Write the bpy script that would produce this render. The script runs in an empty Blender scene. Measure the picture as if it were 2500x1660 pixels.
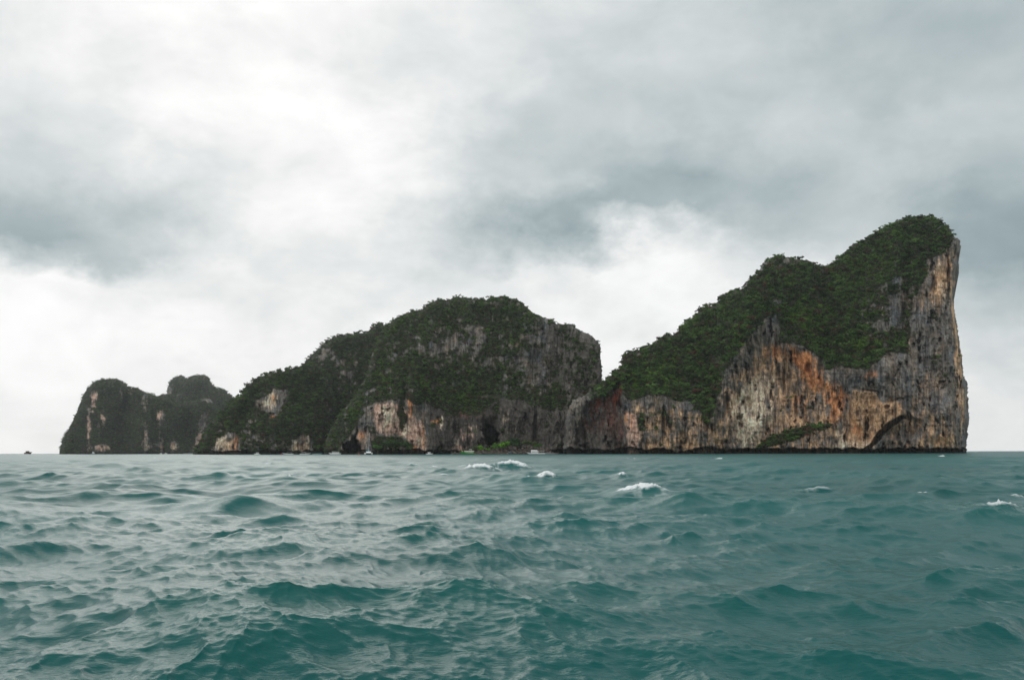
import bpy, math, random
import numpy as np
from mathutils import Matrix, Vector

random.seed(7)
rng = np.random.default_rng(7)
SC = bpy.context.scene
COL = SC.collection

# ------------------------------------------------------------------ camera
W0, H0, F = 2500.0, 1660.0, 2165.0
CAMH = 2.2
PITCH = math.atan((1103.25 - 830.0) / F)
ROLL = -0.00268
RM = Matrix.Rotation(math.pi / 2 + PITCH, 3, 'X') @ Matrix.Rotation(ROLL, 3, 'Z')
R = np.array(RM)
cam_d = bpy.data.cameras.new('camera')
cam = bpy.data.objects.new('camera', cam_d)
COL.objects.link(cam)
cam.matrix_world = Matrix.Translation((0, 0, CAMH)) @ RM.to_4x4()
cam_d.sensor_width = 36.0
cam_d.lens = 36.0 * F / W0
cam_d.clip_start = 0.3
cam_d.clip_end = 30000.0
SC.camera = cam

# ------------------------------------------------------------------ view
SC.view_settings.view_transform = 'Standard'
SC.view_settings.look = 'None'
SC.view_settings.gamma = 1.0
SC.view_settings.use_curve_mapping = False
SC.view_settings.exposure = 0.0
SC.cycles.use_denoising = True
SC.cycles.max_bounces = 6
SC.cycles.diffuse_bounces = 2
SC.cycles.glossy_bounces = 3
SC.cycles.transmission_bounces = 2
SC.cycles.volume_bounces = 0

# ------------------------------------------------------------------ sun and sky
SUN_AZ = math.radians(-18)      # left of the view direction (+Y), seen from above
SUN_EL = math.radians(27)
sd = Vector((math.sin(SUN_AZ) * math.cos(SUN_EL), math.cos(SUN_AZ) * math.cos(SUN_EL), math.sin(SUN_EL))).normalized()
sun_d = bpy.data.lights.new('sun', 'SUN')
sun_d.energy = 0.40
sun_d.angle = math.radians(38)
sun_d.color = (1.0, 0.96, 0.9)
sun = bpy.data.objects.new('sun', sun_d)
COL.objects.link(sun)
sun.rotation_euler = (-sd).to_track_quat('-Z', 'Y').to_euler()

world = bpy.data.worlds.new('World')
SC.world = world
world.use_nodes = True
wt = world.node_tree
wt.nodes.clear()


class G:
    """tiny node-graph writer"""
    def __init__(s, t): s.t = t
    def n(s, kind, **kw):
        nd = s.t.nodes.new(kind)
        for k, v in kw.items(): setattr(nd, k, v)
        return nd
    def put(s, sock, v):
        if isinstance(v, bpy.types.NodeSocket): s.t.links.new(v, sock)
        elif v is not None: sock.default_value = v
    def m(s, op, a, b=None, c=None, clamp=False):
        nd = s.n('ShaderNodeMath', operation=op, use_clamp=clamp)
        s.put(nd.inputs[0], a)
        if b is not None: s.put(nd.inputs[1], b)
        if c is not None: s.put(nd.inputs[2], c)
        return nd.outputs[0]
    def vm(s, op, a, b=None):
        nd = s.n('ShaderNodeVectorMath', operation=op)
        s.put(nd.inputs[0], a)
        if b is not None: s.put(nd.inputs[1], b)
        return nd.outputs[0]
    def mr(s, v, a, b, c=0.0, d=1.0, smooth=False):
        nd = s.n('ShaderNodeMapRange')
        if smooth: nd.interpolation_type = 'SMOOTHSTEP'
        s.put(nd.inputs[0], v)
        for i, q in enumerate((a, b, c, d)): s.put(nd.inputs[i + 1], q)
        return nd.outputs[0]
    def noise(s, vec, scale, detail=4, rough=0.5, dist=0.0, out=0):
        nd = s.n('ShaderNodeTexNoise')
        s.put(nd.inputs['Vector'], vec); s.put(nd.inputs['Scale'], scale)
        nd.inputs['Detail'].default_value = detail; nd.inputs['Roughness'].default_value = rough
        nd.inputs['Distortion'].default_value = dist
        return nd.outputs[out]
    def mix(s, f, a, b, mode='MIX'):
        nd = s.n('ShaderNodeMix', data_type='RGBA', blend_type=mode)
        s.put(nd.inputs[0], f); s.put(nd.inputs[6], a); s.put(nd.inputs[7], b)
        return nd.outputs[2]
    def ramp(s, f, stops, interp='LINEAR'):
        nd = s.n('ShaderNodeValToRGB')
        cr = nd.color_ramp; cr.interpolation = interp
        while len(cr.elements) < len(stops): cr.elements.new(0.5)
        for e, (p, c) in zip(cr.elements, stops): e.position = p
        for e, (p, c) in zip(cr.elements, stops):
            e.color = c if len(c) == 4 else (*c, 1)
        s.put(nd.inputs[0], f)
        return nd.outputs[0]


g = G(wt)
# cloud cover: radiance laid out by azimuth (pixel column xs) and tangent of elevation (rows ys)
SX = [0, 200, 400, 600, 800, 1000, 1200, 1400, 1600, 1800, 2000, 2200, 2400]
SKY = [
    (-200, [240, 246, 252, 252, 249, 242, 232, 226, 220, 212, 204, 200, 196]),
    (0,    [240, 247, 252, 252, 245, 238, 233, 227, 224, 216, 205, 199, 192]),
    (140,  [237, 243, 252, 251, 246, 237, 230, 217, 215, 212, 204, 194, 190]),
    (290,  [230, 233, 247, 252, 252, 240, 218, 204, 203, 206, 208, 210, 202]),
    (420,  [208, 215, 230, 248, 252, 244, 217, 193, 173, 177, 196, 206, 194]),
    (500,  [183, 196, 222, 245, 250, 235, 201, 166, 184, 188, 200, 200, 178]),
    (565,  [177, 190, 214, 241, 248, 231, 198, 162, 232, 213, 205, 200, 170]),
    (630,  [220, 195, 217, 244, 239, 232, 207, 196, 250, 238, 230, 208, 166]),
    (690,  [252, 246, 236, 240, 246, 242, 230, 244, 250, 246, 240, 214, 184]),
    (800,  [252, 252, 249, 245, 250, 249, 243, 247, 249, 249, 245, 230, 208]),
    (960,  [252, 252, 251, 250, 250, 250, 249, 249, 249, 249, 247, 244, 240]),
    (1100, [250, 250, 250, 249, 249, 249, 249, 249, 249, 249, 248, 246, 244]),
]
tc = g.n('ShaderNodeTexCoord')
dirv = g.vm('NORMALIZE', tc.outputs['Generated'])
sep = g.n('ShaderNodeSeparateXYZ'); g.put(sep.inputs[0], dirv)
dx, dy, dz = sep.outputs
hl = g.m('SQRT', g.m('ADD', g.m('MULTIPLY', dx, dx), g.m('ADD', g.m('MULTIPLY', dy, dy), 1e-6)))
vv = g.m('DIVIDE', g.m('MAXIMUM', dz, 0.0), g.m('MAXIMUM', dy, g.m('MULTIPLY', hl, 0.5)))
az = g.m('ARCTAN2', dx, dy)
w1 = g.noise(dirv, 4.0, 4, 0.55, 0.0, 1)
w2 = g.noise(g.vm('MULTIPLY', dirv, (1, 1, 1.5)), 13.0, 7, 0.62, 0.0, 1)
s1 = g.n('ShaderNodeSeparateColor'); g.put(s1.inputs[0], w1)
s2 = g.n('ShaderNodeSeparateColor'); g.put(s2.inputs[0], w2)
azw = g.m('ADD', az, g.m('ADD', g.m('MULTIPLY', g.m('SUBTRACT', s1.outputs[0], 0.5), 0.10), g.m('MULTIPLY', g.m('SUBTRACT', s2.outputs[0], 0.5), 0.19)))
vw = g.m('ADD', vv, g.m('ADD', g.m('MULTIPLY', g.m('SUBTRACT', s1.outputs[1], 0.5), 0.05), g.m('MULTIPLY', g.m('SUBTRACT', s2.outputs[1], 0.5), 0.11)))
fac = g.m('ADD', g.m('DIVIDE', azw, 2 * math.pi), 0.5)
SIDE = {-170: 214, -140: 220, -105: 212, -75: 226, -50: 215}
prev = None; pv = None
for (yy, vals) in SKY:
    st = [((math.degrees(math.atan((x - 1250) / F))), v) for x, v in zip(SX, vals)]
    e0, e1 = vals[0], vals[-1]
    st += [(-170, 250), (-140, 248), (-105, 240), (-75, 234), (-48, 0.5 * e0 + 0.5 * 218),
           (48, 0.5 * e1 + 0.5 * 212), (75, 222), (105, 236), (140, 246), (170, 250)]  # sky behind the view raised to light the cliff faces
    st.sort()
    stops = []
    for a, v in st:
        lin = (v / 255.0) ** 2.2 * (1 + .6 * (max(0, v - 250) / 20.0) ** 2) * 0.25    # glare behind thin cloud is brighter than white
        stops.append((a / 360.0 + 0.5, (lin, lin, lin, 1)))
    ro = g.ramp(fac, stops, 'CARDINAL')
    tanv = math.tan(PITCH + math.atan((830 - yy) / F))
    if prev is None:
        cur = ro
    else:
        cur = g.mix(g.mr(vw, pv, tanv, 0, 1), prev, ro)
    prev, pv = cur, tanv
# elevations above the picture: layered cloud, brightened behind the view to light the cliffs
up_n = g.noise(g.vm('MULTIPLY', dirv, (2.2, 2.2, 3.5)), 1.6, 5, 0.55, 0.4)
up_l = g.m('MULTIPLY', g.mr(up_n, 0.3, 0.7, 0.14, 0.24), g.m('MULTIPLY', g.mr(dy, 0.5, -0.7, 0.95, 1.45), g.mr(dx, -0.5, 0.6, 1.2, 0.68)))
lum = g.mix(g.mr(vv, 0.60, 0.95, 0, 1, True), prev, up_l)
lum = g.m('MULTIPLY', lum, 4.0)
det = g.noise(g.vm('MULTIPLY', dirv, (1.0, 1.0, 1.7)), 9.0, 8, 0.58, 0.25)
det2 = g.noise(g.vm('MULTIPLY', dirv, (1.0, 1.0, 1.5)), 3.3, 5, 0.55, 0.3)
lum = g.m('MULTIPLY', lum, g.m('ADD', g.mr(det, 0.3, 0.7, -0.10, 0.10), g.mr(det2, 0.3, 0.7, 0.93, 1.07)))
tint = g.ramp(lum, [(0.0, (0.76, 1.0, 1.08)), (0.38, (0.80, 1.0, 1.06)), (0.62, (0.91, 1.0, 1.02)), (0.9, (0.992, 1.0, 1.0)), (1.0, (1, 1, 1))])
cloud = g.n('ShaderNodeMix', data_type='RGBA', blend_type='MULTIPLY'); cloud.inputs[0].default_value = 1
g.put(cloud.inputs[6], tint)
cmb = g.n('ShaderNodeCombineColor')
for i in range(3): g.put(cmb.inputs[i], lum)
g.put(cloud.inputs[7], cmb.outputs[0])
sky = g.n('ShaderNodeTexSky', sky_type='NISHITA', sun_disc=False)
sky.sun_elevation = math.asin(sd.z)
sky.sun_rotation = math.atan2(sd.x, sd.y)
bg1 = g.n('ShaderNodeBackground'); g.put(bg1.inputs[0], sky.outputs[0]); bg1.inputs[1].default_value = 0.06
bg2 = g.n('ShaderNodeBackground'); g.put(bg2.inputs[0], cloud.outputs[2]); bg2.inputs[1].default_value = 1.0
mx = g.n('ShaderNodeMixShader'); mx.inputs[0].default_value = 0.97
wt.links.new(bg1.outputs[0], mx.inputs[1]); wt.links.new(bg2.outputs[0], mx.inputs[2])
wo = g.n('ShaderNodeOutputWorld'); wt.links.new(mx.outputs[0], wo.inputs[0])
world.cycles.sampling_method = 'MANUAL'
world.cycles.sample_map_resolution = 1024


# ------------------------------------------------------------------ helpers
def ray(px, py):
    """unit-depth world ray through a point of the photograph"""
    px = np.asarray(px, float); py = np.asarray(py, float)
    c = np.stack([(px - W0 / 2) / F, (H0 / 2 - py) / F, -np.ones(np.broadcast(px, py).shape)], -1)
    w = c @ R.T
    return w / w[..., 1:2]          # scaled so that world Y = 1


def hor(px):
    return 1106.6 - 0.00268 * px


def at(px, Y, z=0.0):
    """ground point at photograph column px and distance Y"""
    r = ray(px, hor(px))
    return Vector((float(r[0]) * Y, Y, z))


def perlin(x, y, seed=0):
    r = np.random.default_rng(1000 + seed)
    P = r.permutation(512)
    P = np.concatenate([P, P])
    ang = r.random(512) * 2 * np.pi
    gx, gy = np.cos(ang), np.sin(ang)
    xi = np.floor(x).astype(np.int64); yi = np.floor(y).astype(np.int64)
    xf = x - xi; yf = y - yi
    xi &= 511; yi &= 511
    x1 = (xi + 1) & 511; y1 = (yi + 1) & 511
    u = xf * xf * xf * (xf * (xf * 6 - 15) + 10)
    v = yf * yf * yf * (yf * (yf * 6 - 15) + 10)

    def gd(a, b, fx, fy):
        h = P[P[a] + b]
        return gx[h] * fx + gy[h] * fy
    n00 = gd(xi, yi, xf, yf); n10 = gd(x1, yi, xf - 1, yf)
    n01 = gd(xi, y1, xf, yf - 1); n11 = gd(x1, y1, xf - 1, yf - 1)
    a = n00 + u * (n10 - n00); b = n01 + u * (n11 - n01)
    return (a + v * (b - a)) * 1.5


def fbm(x, y, seed=0, octv=4, gain=0.5, lac=2.03):
    s = 0; a = 1.0; t = 0
    for i in range(octv):
        s = s + a * perlin(x, y, seed + i * 17); t += a
        a *= gain; x = x * lac + 7.3; y = y * lac - 3.1
    return s / t


def ridged(x, y, seed=0, octv=4, gain=0.5):
    s = 0; a = 1.0; t = 0
    for i in range(octv):
        s = s + a * (1 - np.abs(perlin(x, y, seed + i * 13)) * 2); t += a
        a *= gain; x = x * 2.07 + 3.3; y = y * 2.07 + 1.1
    return s / t


def sst(x, a, b):
    t = np.clip((x - a) / (b - a), 0, 1)
    return t * t * (3 - 2 * t)


def inpoly(PX, PY, pts):
    ins = np.zeros(PX.shape, bool)
    n = len(pts)
    for i in range(n):
        x0, y0 = pts[i]; x1, y1 = pts[(i + 1) % n]
        if y0 == y1: continue
        c = ((PY < y0) != (PY < y1)) & (PX < (x1 - x0) * (PY - y0) / (y1 - y0) + x0)
        ins ^= c
    return ins


def boxblur(a, r, edge='edge'):
    if r < 1: return a
    for ax in (0, 1):
        pw = [(0, 0), (0, 0)]; pw[ax] = (r + 1, r)
        p = np.pad(a, pw, mode=edge)
        c = np.cumsum(p, axis=ax)
        if ax == 0: a = (c[2 * r + 1:] - c[:-(2 * r + 1)]) / (2 * r + 1)
        else: a = (c[:, 2 * r + 1:] - c[:, :-(2 * r + 1)]) / (2 * r + 1)
    return a


def mesh_np(name, verts, faces, mat=None, smooth=True, parent=None, link=True):
    """verts (n,3), faces (m,3|4) arrays -> object"""
    verts = np.asarray(verts, np.float32); faces = np.asarray(faces, np.int32)
    me = bpy.data.meshes.new(name)
    k = faces.shape[1]
    me.vertices.add(len(verts)); me.vertices.foreach_set('co', verts.ravel())
    me.loops.add(faces.size); me.loops.foreach_set('vertex_index', faces.ravel())
    me.polygons.add(len(faces))
    me.polygons.foreach_set('loop_start', np.arange(0, faces.size, k, dtype=np.int32))
    me.update(calc_edges=True)
    me.polygons.foreach_set('use_smooth', np.full(len(faces), smooth, bool))
    if mat: me.materials.append(mat)
    o = bpy.data.objects.new(name, me)
    if link: COL.objects.link(o)
    if parent: o.parent = parent
    return o


def attr(me, name, data, typ='FLOAT'):
    a = me.attributes.new(name, typ, 'POINT')
    if typ == 'FLOAT': a.data.foreach_set('value', np.asarray(data, np.float32).ravel())
    elif typ == 'FLOAT_COLOR':
        d = np.asarray(data, np.float32)
        if d.shape[1] == 3: d = np.concatenate([d, np.ones((len(d), 1), np.float32)], 1)
        a.data.foreach_set('color', d.ravel())
    elif typ == 'FLOAT_VECTOR': a.data.foreach_set('vector', np.asarray(data, np.float32).ravel())
    elif typ == 'INT': a.data.foreach_set('value', np.asarray(data, np.int32).ravel())


def tag(o, label=None, cat=None, group=None, kind=None):
    if label: o['label'] = label
    if cat: o['category'] = cat
    if group: o['group'] = group
    if kind: o['kind'] = kind
    return o


def newmat(name):
    m = bpy.data.materials.new(name); m.use_nodes = True
    m.node_tree.nodes.clear()
    gg = G(m.node_tree)
    out = gg.n('ShaderNodeOutputMaterial')
    return m, gg, out


def plain(name, col, rough=0.5, spec=0.4, nz=0.15, scale=3.0):
    m, gg, out = newmat(name)
    b = gg.n('ShaderNodeBsdfPrincipled')
    t = gg.n('ShaderNodeTexCoord')
    n = gg.noise(t.outputs['Object'], scale, 4, 0.6)
    c = gg.mix(gg.mr(n, 0.3, 0.7, 0, 1), tuple(x * (1 - nz) for x in col) + (1,), tuple(min(1, x * (1 + nz)) for x in col) + (1,))
    gg.put(b.inputs['Base Color'], c)
    b.inputs['Roughness'].default_value = rough
    b.inputs['Specular IOR Level'].default_value = spec
    m.node_tree.links.new(b.outputs[0], out.inputs[0])
    return m


# ------------------------------------------------------------------ materials
def rock_material():
    m, gg, out = newmat('limestone')
    b = gg.n('ShaderNodeBsdfPrincipled')
    a = gg.n('ShaderNodeAttribute', attribute_name='col')
    geo = gg.n('ShaderNodeNewGeometry')
    st = gg.vm('MULTIPLY', geo.outputs['Position'], (1.0, 1.0, 0.3))
    n1 = gg.noise(st, 0.55, 5, 0.65)
    n2 = gg.noise(geo.outputs['Position'], 0.35, 5, 0.6)
    f = gg.m('MULTIPLY', gg.mr(n1, 0.3, 0.7, 0.55, 1.45), gg.mr(n2, 0.3, 0.7, 0.8, 1.2))
    cc = gg.n('ShaderNodeCombineColor')
    for i in range(3): gg.put(cc.inputs[i], f)
    c = gg.mix(1.0, a.outputs['Color'], cc.outputs[0], 'MULTIPLY')
    gg.put(b.inputs['Base Color'], c)
    b.inputs['Roughness'].default_value = 0.9
    b.inputs['Specular IOR Level'].default_value = 0.15
    bp = gg.n('ShaderNodeBump'); bp.inputs['Strength'].default_value = 0.9; bp.inputs['Distance'].default_value = 1.6
    gg.put(bp.inputs['Height'], gg.m('ADD', n1, gg.m('MULTIPLY', n2, 0.8)))
    gg.put(b.inputs['Normal'], bp.outputs[0])
    m.node_tree.links.new(b.outputs[0], out.inputs[0])
    return m


def leaf_material(name, typ):
    m, gg, out = newmat(name)
    b = gg.n('ShaderNodeBsdfPrincipled')
    a = gg.n('ShaderNodeAttribute', attribute_name='tint')
    a.attribute_type = typ
    geo = gg.n('ShaderNodeNewGeometry')
    n = gg.noise(geo.outputs['Position'], 0.9, 3, 0.6)
    f = gg.mr(n, 0.3, 0.7, 0.6, 1.4)
    cc = gg.n('ShaderNodeCombineColor')
    for i in range(3): gg.put(cc.inputs[i], f)
    gg.put(b.inputs['Base Color'], gg.mix(1.0, a.outputs['Color'], cc.outputs[0], 'MULTIPLY'))
    b.inputs['Roughness'].default_value = 0.65
    b.inputs['Specular IOR Level'].default_value = 0.25
    m.node_tree.links.new(b.outputs[0], out.inputs[0])
    return m


M_ROCK = rock_material()
M_LEAFI = leaf_material('forest_leaves', 'INSTANCER')
M_LEAF = leaf_material('tree_leaves', 'GEOMETRY')
M_BARK = plain('bark', (0.09, 0.065, 0.045), 0.9, 0.1, 0.4)


# ------------------------------------------------------------------ foliage prototypes
def crown_mesh(seed, n=90, flat=0.75, leaf=0.21):
    """leaf-clump quads spread through a lumpy crown of radius 1"""
    r = np.random.default_rng(seed)
    nl = r.integers(4, 7)
    lc = np.stack([r.normal(0, .42, nl), r.normal(0, .42, nl), r.uniform(-.1, .5, nl)], 1)
    lr = r.uniform(.38, .62, nl)
    V = []; Fc = []
    for i in range(n):
        k = r.integers(nl)
        d = r.normal(size=3); d /= np.linalg.norm(d)
        if d[2] < -0.5: d[2] *= -1
        p = lc[k] + d * lr[k] * (r.random() ** 0.35)
        p[2] *= flat
        nrm = d + r.normal(0, .45, 3); nrm /= np.linalg.norm(nrm)
        t = np.cross(nrm, r.normal(size=3)); t /= np.linalg.norm(t)
        bt = np.cross(nrm, t)
        s = leaf * r.uniform(.6, 1.25)
        q = [p + s * (t * a + bt * bb) + nrm * s * c for a, bb, c in ((-.6, -.45, -.12), (.5, -.6, .05), (.65, .5, -.1), (-.45, .6, .08))]
        o = len(V); V += q; Fc.append((o, o + 1, o + 2, o + 3))
    return np.array(V), np.array(Fc)


PROTO = [crown_mesh(50 + i, 110, .72 + .05 * (i % 3)) for i in range(7)]


def forest_group():
    ng = bpy.data.node_groups.new('forest_cover', 'GeometryNodeTree')
    ng.interface.new_socket('Geometry', in_out='INPUT', socket_type='NodeSocketGeometry')
    ng.interface.new_socket('Geometry', in_out='OUTPUT', socket_type='NodeSocketGeometry')
    N = ng.nodes.new; L = ng.links.new
    gi = N('NodeGroupInput'); go = N('NodeGroupOutput')
    na = N('GeometryNodeInputNamedAttribute'); na.data_type = 'INT'; na.inputs[0].default_value = 'proto'
    cmp_ = N('FunctionNodeCompare'); cmp_.data_type = 'INT'; cmp_.operation = 'GREATER_EQUAL'
    L(na.outputs[0], cmp_.inputs[2]); cmp_.inputs[3].default_value = 0
    sg = N('GeometryNodeSeparateGeometry'); sg.domain = 'POINT'
    L(gi.outputs[0], sg.inputs[0]); L(cmp_.outputs[0], sg.inputs[1])
    sp = N('GeometryNodeSplitToInstances'); sp.domain = 'POINT'
    L(sg.outputs[0], sp.inputs[0]); L(na.outputs[0], sp.inputs['Group ID'])
    ip = N('GeometryNodeInstanceOnPoints')
    L(sg.outputs[1], ip.inputs['Points']); L(sp.outputs[0], ip.inputs['Instance'])
    ip.inputs['Pick Instance'].default_value = True
    def named(nm, t):
        q = N('GeometryNodeInputNamedAttribute'); q.data_type = t; q.inputs[0].default_value = nm
        return next(o for o in q.outputs if o.enabled)
    L(named('pick', 'INT'), ip.inputs['Instance Index'])
    L(named('scl', 'FLOAT_VECTOR'), ip.inputs['Scale'])
    e2r = N('FunctionNodeEulerToRotation')
    L(named('rot', 'FLOAT_VECTOR'), e2r.inputs[0]); L(e2r.outputs[0], ip.inputs['Rotation'])
    sm = N('GeometryNodeSetMaterial'); sm.inputs['Material'].default_value = M_LEAFI
    L(ip.outputs[0], sm.inputs[0]); L(sm.outputs[0], go.inputs[0])
    return ng


NG_FOREST = forest_group()


def forest(name, pts, size, tint, label):
    """one stuff object: prototype crowns plus a point per crown"""
    n = len(pts)
    V = []; Fc = []; pr = []
    off = 0
    for i, (v, f) in enumerate(PROTO):
        V.append(v); Fc.append(f + off); pr.append(np.full(len(v), i)); off += len(v)
    V = np.concatenate(V + [pts]); Fc = np.concatenate(Fc)
    pr = np.concatenate(pr + [np.full(n, -1)])
    o = mesh_np(name, V, Fc, M_LEAFI, smooth=False)
    me = o.data
    z = np.zeros(off)
    attr(me, 'proto', pr, 'INT')
    attr(me, 'pick', np.concatenate([z, rng.integers(0, len(PROTO), n)]), 'INT')
    sc = np.stack([size * rng.uniform(.85, 1.2, n), size * rng.uniform(.85, 1.2, n), size * rng.uniform(.75, 1.15, n)], 1)
    attr(me, 'scl', np.concatenate([np.zeros((off, 3)), sc]), 'FLOAT_VECTOR')
    rt = np.stack([rng.normal(.12, .15, n), rng.normal(0, .15, n), rng.uniform(0, 6.28, n)], 1)
    attr(me, 'rot', np.concatenate([np.zeros((off, 3)), rt]), 'FLOAT_VECTOR')
    attr(me, 'tint', np.concatenate([np.zeros((off, 3)), tint]), 'FLOAT_COLOR')
    md = o.modifiers.new('cover', 'NODES'); md.node_group = NG_FOREST
    tag(o, label, None, None, 'stuff')
    return o


# ------------------------------------------------------------------ islands
def blob(PX, PY, cx, cy, rx, ry, rot=0.0, p=2.0):
    a = math.radians(rot); c, s = math.cos(a), math.sin(a)
    x = (PX - cx) * c + (PY - cy) * s; y = -(PX - cx) * s + (PY - cy) * c
    return np.exp(-(np.abs(x / rx) ** p + np.abs(y / ry) ** p))


GRAY = np.array([.190, .171, .150]); DARK = np.array([.042, .037, .034]); TAN = np.array([.60, .385, .225])
ORANGE = np.array([.66, .29, .125]); CREAM = np.array([.78, .64, .48]); RED = np.array([.135, .062, .048])
PINK = np.array([.60, .40, .31]); SOIL = np.array([.026, .034, .014])
SURF = {}


def island(name, pts, depth, density, paint, relief, step=1.5, thick=160.0, flute=1.0, Rnd=35.0,
           crown=(2.2, 4.6), per=24.0, flabel='', green=1.0, vegslope=0.85, rockslope=0.10, jag=2.2, fname='forest'):
    xs = [p[0] for p in pts]; ys = [p[1] for p in pts]
    px = np.arange(min(xs) - 12, max(xs) + 12, step); py = np.arange(min(ys) - 12, 1113, step)
    PX, PY = np.meshgrid(px, py)
    Y0 = depth(PX)
    mpp = Y0 / F
    HT = (hor(PX) + CAMH / mpp - PY) * mpp           # metres above the sea on the base plane
    U = (PX - 1250) * mpp
    sd_ = len(name) * 31
    qx = PX + jag * fbm(PX / 9, PY / 9, sd_, 3) * 2 + 1.2 * perlin(PX / 2.6, PY / 2.6, sd_ + 5)
    qy = PY + jag * fbm(PX / 8, PY / 8, sd_ + 9, 3) * 2 + 1.2 * perlin(PX / 2.4, PY / 2.4, sd_ + 6)
    near_sea = sst(1113 - PY, 4, 20)
    qx = PX + (qx - PX) * (0.3 + 0.7 * near_sea)
    qy = PY + (qy - PY) * near_sea
    mask = inpoly(qx, qy, pts)
    # vegetation density, then the slope field; every painted outline is roughened
    WXn = PX + 6 * fbm(PX / 24, PY / 24, sd_ + 70, 4, .6); WYn = PY + 6 * fbm(PX / 22, PY / 22, sd_ + 71, 4, .6)
    dn = np.clip(density(WXn, WYn), 0, 1)
    vn = 0.5 + 0.72 * fbm(U / 16, HT / 10, sd_ + 40, 4, .65) + 0.26 * perlin(U / 4.2, HT / 7, sd_ + 44)
    veg = sst(dn * 1.06 + vn - 1.0, -0.02, 0.22) * (dn > 0.02)
    dsm = boxblur(dn, int(6 / step * 1.5))
    slope = rockslope + (vegslope - rockslope) * dsm
    rec = np.cumsum((slope * mpp * step)[::-1], 0)[::-1]
    below = np.maximum(0, -HT)
    rec = boxblur(rec, int(8 / step))
    mf = boxblur(boxblur(mask.astype(float), int(13 / step)), int(9 / step))
    e = np.clip((mf - 0.45) / 0.55, 0, 1)
    rec += Rnd * (1 - e) ** 2
    # relief
    big = fbm(U / 90, HT / 120, sd_ + 1, 3) * 34 + ridged(U / 48, HT / 110, sd_ + 2, 3) * -9
    med = -ridged(U / 13 + 0.5 * perlin(U / 30, HT / 30, 3), HT / 42, sd_ + 3, 4) * 6.0
    led = np.abs(fbm(U / 30, HT / 5.5, sd_ + 4, 3)) * 3.0
    flu = (fbm(U / 3.0, HT / 22, sd_ + 7, 4, .65) * 3.4 + ridged(U / 6, HT / 15, sd_ + 8, 3) * -2.4) * flute
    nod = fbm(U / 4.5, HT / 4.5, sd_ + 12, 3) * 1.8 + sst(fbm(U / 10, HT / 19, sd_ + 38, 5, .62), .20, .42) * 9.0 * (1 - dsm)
    Yd = Y0 + rec + big + med + led * (0.4 + dsm) + flu * (1 - 0.6 * dsm) + nod
    for f in relief: Yd = Yd + f(WXn, WYn, HT, U)
    # sea notch: the foot of the cliff is undercut
    nh = 4.8 + 3.6 * perlin(U / 26, U * 0, sd_ + 20) + 2.0 * perlin(U / 7, U * 0, sd_ + 21)
    Yd += 14.0 * sst(-HT, -nh, -nh + 0.9) * (mpp < 0.9) + 3.0 * sst(-HT, -2, -1) * (mpp >= 0.9)
    r = ray(PX, PY)
    P = r * Yd[..., None]; P[..., 2] += CAMH
    # albedo
    st1 = fbm(U / 2.1, HT / 30, sd_ + 30, 4, .62); st2 = fbm(U / 5.5, HT / 60, sd_ + 31, 3)
    mot = fbm(U / 9, HT / 14, sd_ + 32, 4, .6)
    c = GRAY * (1 + 1.1 * st1 + .8 * mot + .5 * fbm(U / 1.6, HT / 2.6, sd_ + 36, 3, .7))[..., None]
    c = c * (1 + np.array([.16, .02, -.14]) * fbm(U / 14, HT / 20, sd_ + 37, 3)[..., None] * 2)
    c = np.clip(c, .03, 1)
    nz1 = fbm(U / 8, HT / 20, sd_ + 33, 4, .6); nz2 = fbm(U / 3, HT / 12, sd_ + 34, 4, .65); fin = fbm(U / 1.4, HT / 3.0, sd_ + 35, 3, .7)
    for (kind, w) in paint(WXn, WYn, U, HT):
        w = np.clip(w, 0, 1)
        k = sst(w + 0.62 * nz1 + 0.75 * nz2 + .3 * st1, 0.16, 0.86) * np.clip(w * 3, 0, 1)
        v = (1 + .8 * nz2 + .3 * st1 + .6 * fin + .5 * mot)[..., None]
        c = c * (1 - k[..., None]) + (kind * v) * k[..., None]
    blk = sst(st1 * .7 + st2 * .7 + nz2 * .3 - .04, .12, .46)[..., None] * .85
    c = c * (1 - blk) + DARK * blk
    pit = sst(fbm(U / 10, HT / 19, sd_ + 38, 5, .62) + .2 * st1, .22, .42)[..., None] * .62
    c = c * (1 - pit) + DARK * pit  # cavity shade put into the colour, following the relief hollows
    wht = sst(-st1 * .8 - nz2 * .3, .30, .5)[..., None] * .45
    c = c * (1 - wht) + np.array([.36, .34, .31]) * wht
    notch_shade = sst(-HT, -nh - 1.6, -nh + .2)[..., None]
    c = c * (1 - .75 * notch_shade)                                  # shade of the undercut foot painted into the rock colour
    vs = sst(veg, .1, .9)[..., None]
    soil = SOIL * (1 + .8 * nz2[..., None]) * green
    c = c * (1 - vs * .85) + soil * vs * .85
    c = np.clip(c, .008, .8)
    # faces
    cm = mask[:-1, :-1] & mask[1:, :-1] & mask[:-1, 1:] & mask[1:, 1:]
    ny, nx = PX.shape
    idx = np.arange(ny * nx).reshape(ny, nx)
    ii, jj = np.nonzero(cm)
    quads = np.stack([idx[ii, jj], idx[ii + 1, jj], idx[ii + 1, jj + 1], idx[ii, jj + 1]], 1)
    # boundary edges -> skirt to the back
    pad = np.pad(cm, 1)
    E = []
    c0 = pad[1:-1, 1:-1]
    for (m_, a, b) in ((~pad[:-2, 1:-1], (0, 1), (0, 0)), (~pad[2:, 1:-1], (1, 0), (1, 1)),
                       (~pad[1:-1, :-2], (0, 0), (1, 0)), (~pad[1:-1, 2:], (1, 1), (0, 1))):
        i2, j2 = np.nonzero(c0 & m_)
        E.append(np.stack([idx[i2 + a[0], j2 + a[1]], idx[i2 + b[0], j2 + b[1]]], 1))
    E = np.concatenate(E)
    Pf = P.reshape(-1, 3)
    used = np.unique(quads)
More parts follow.
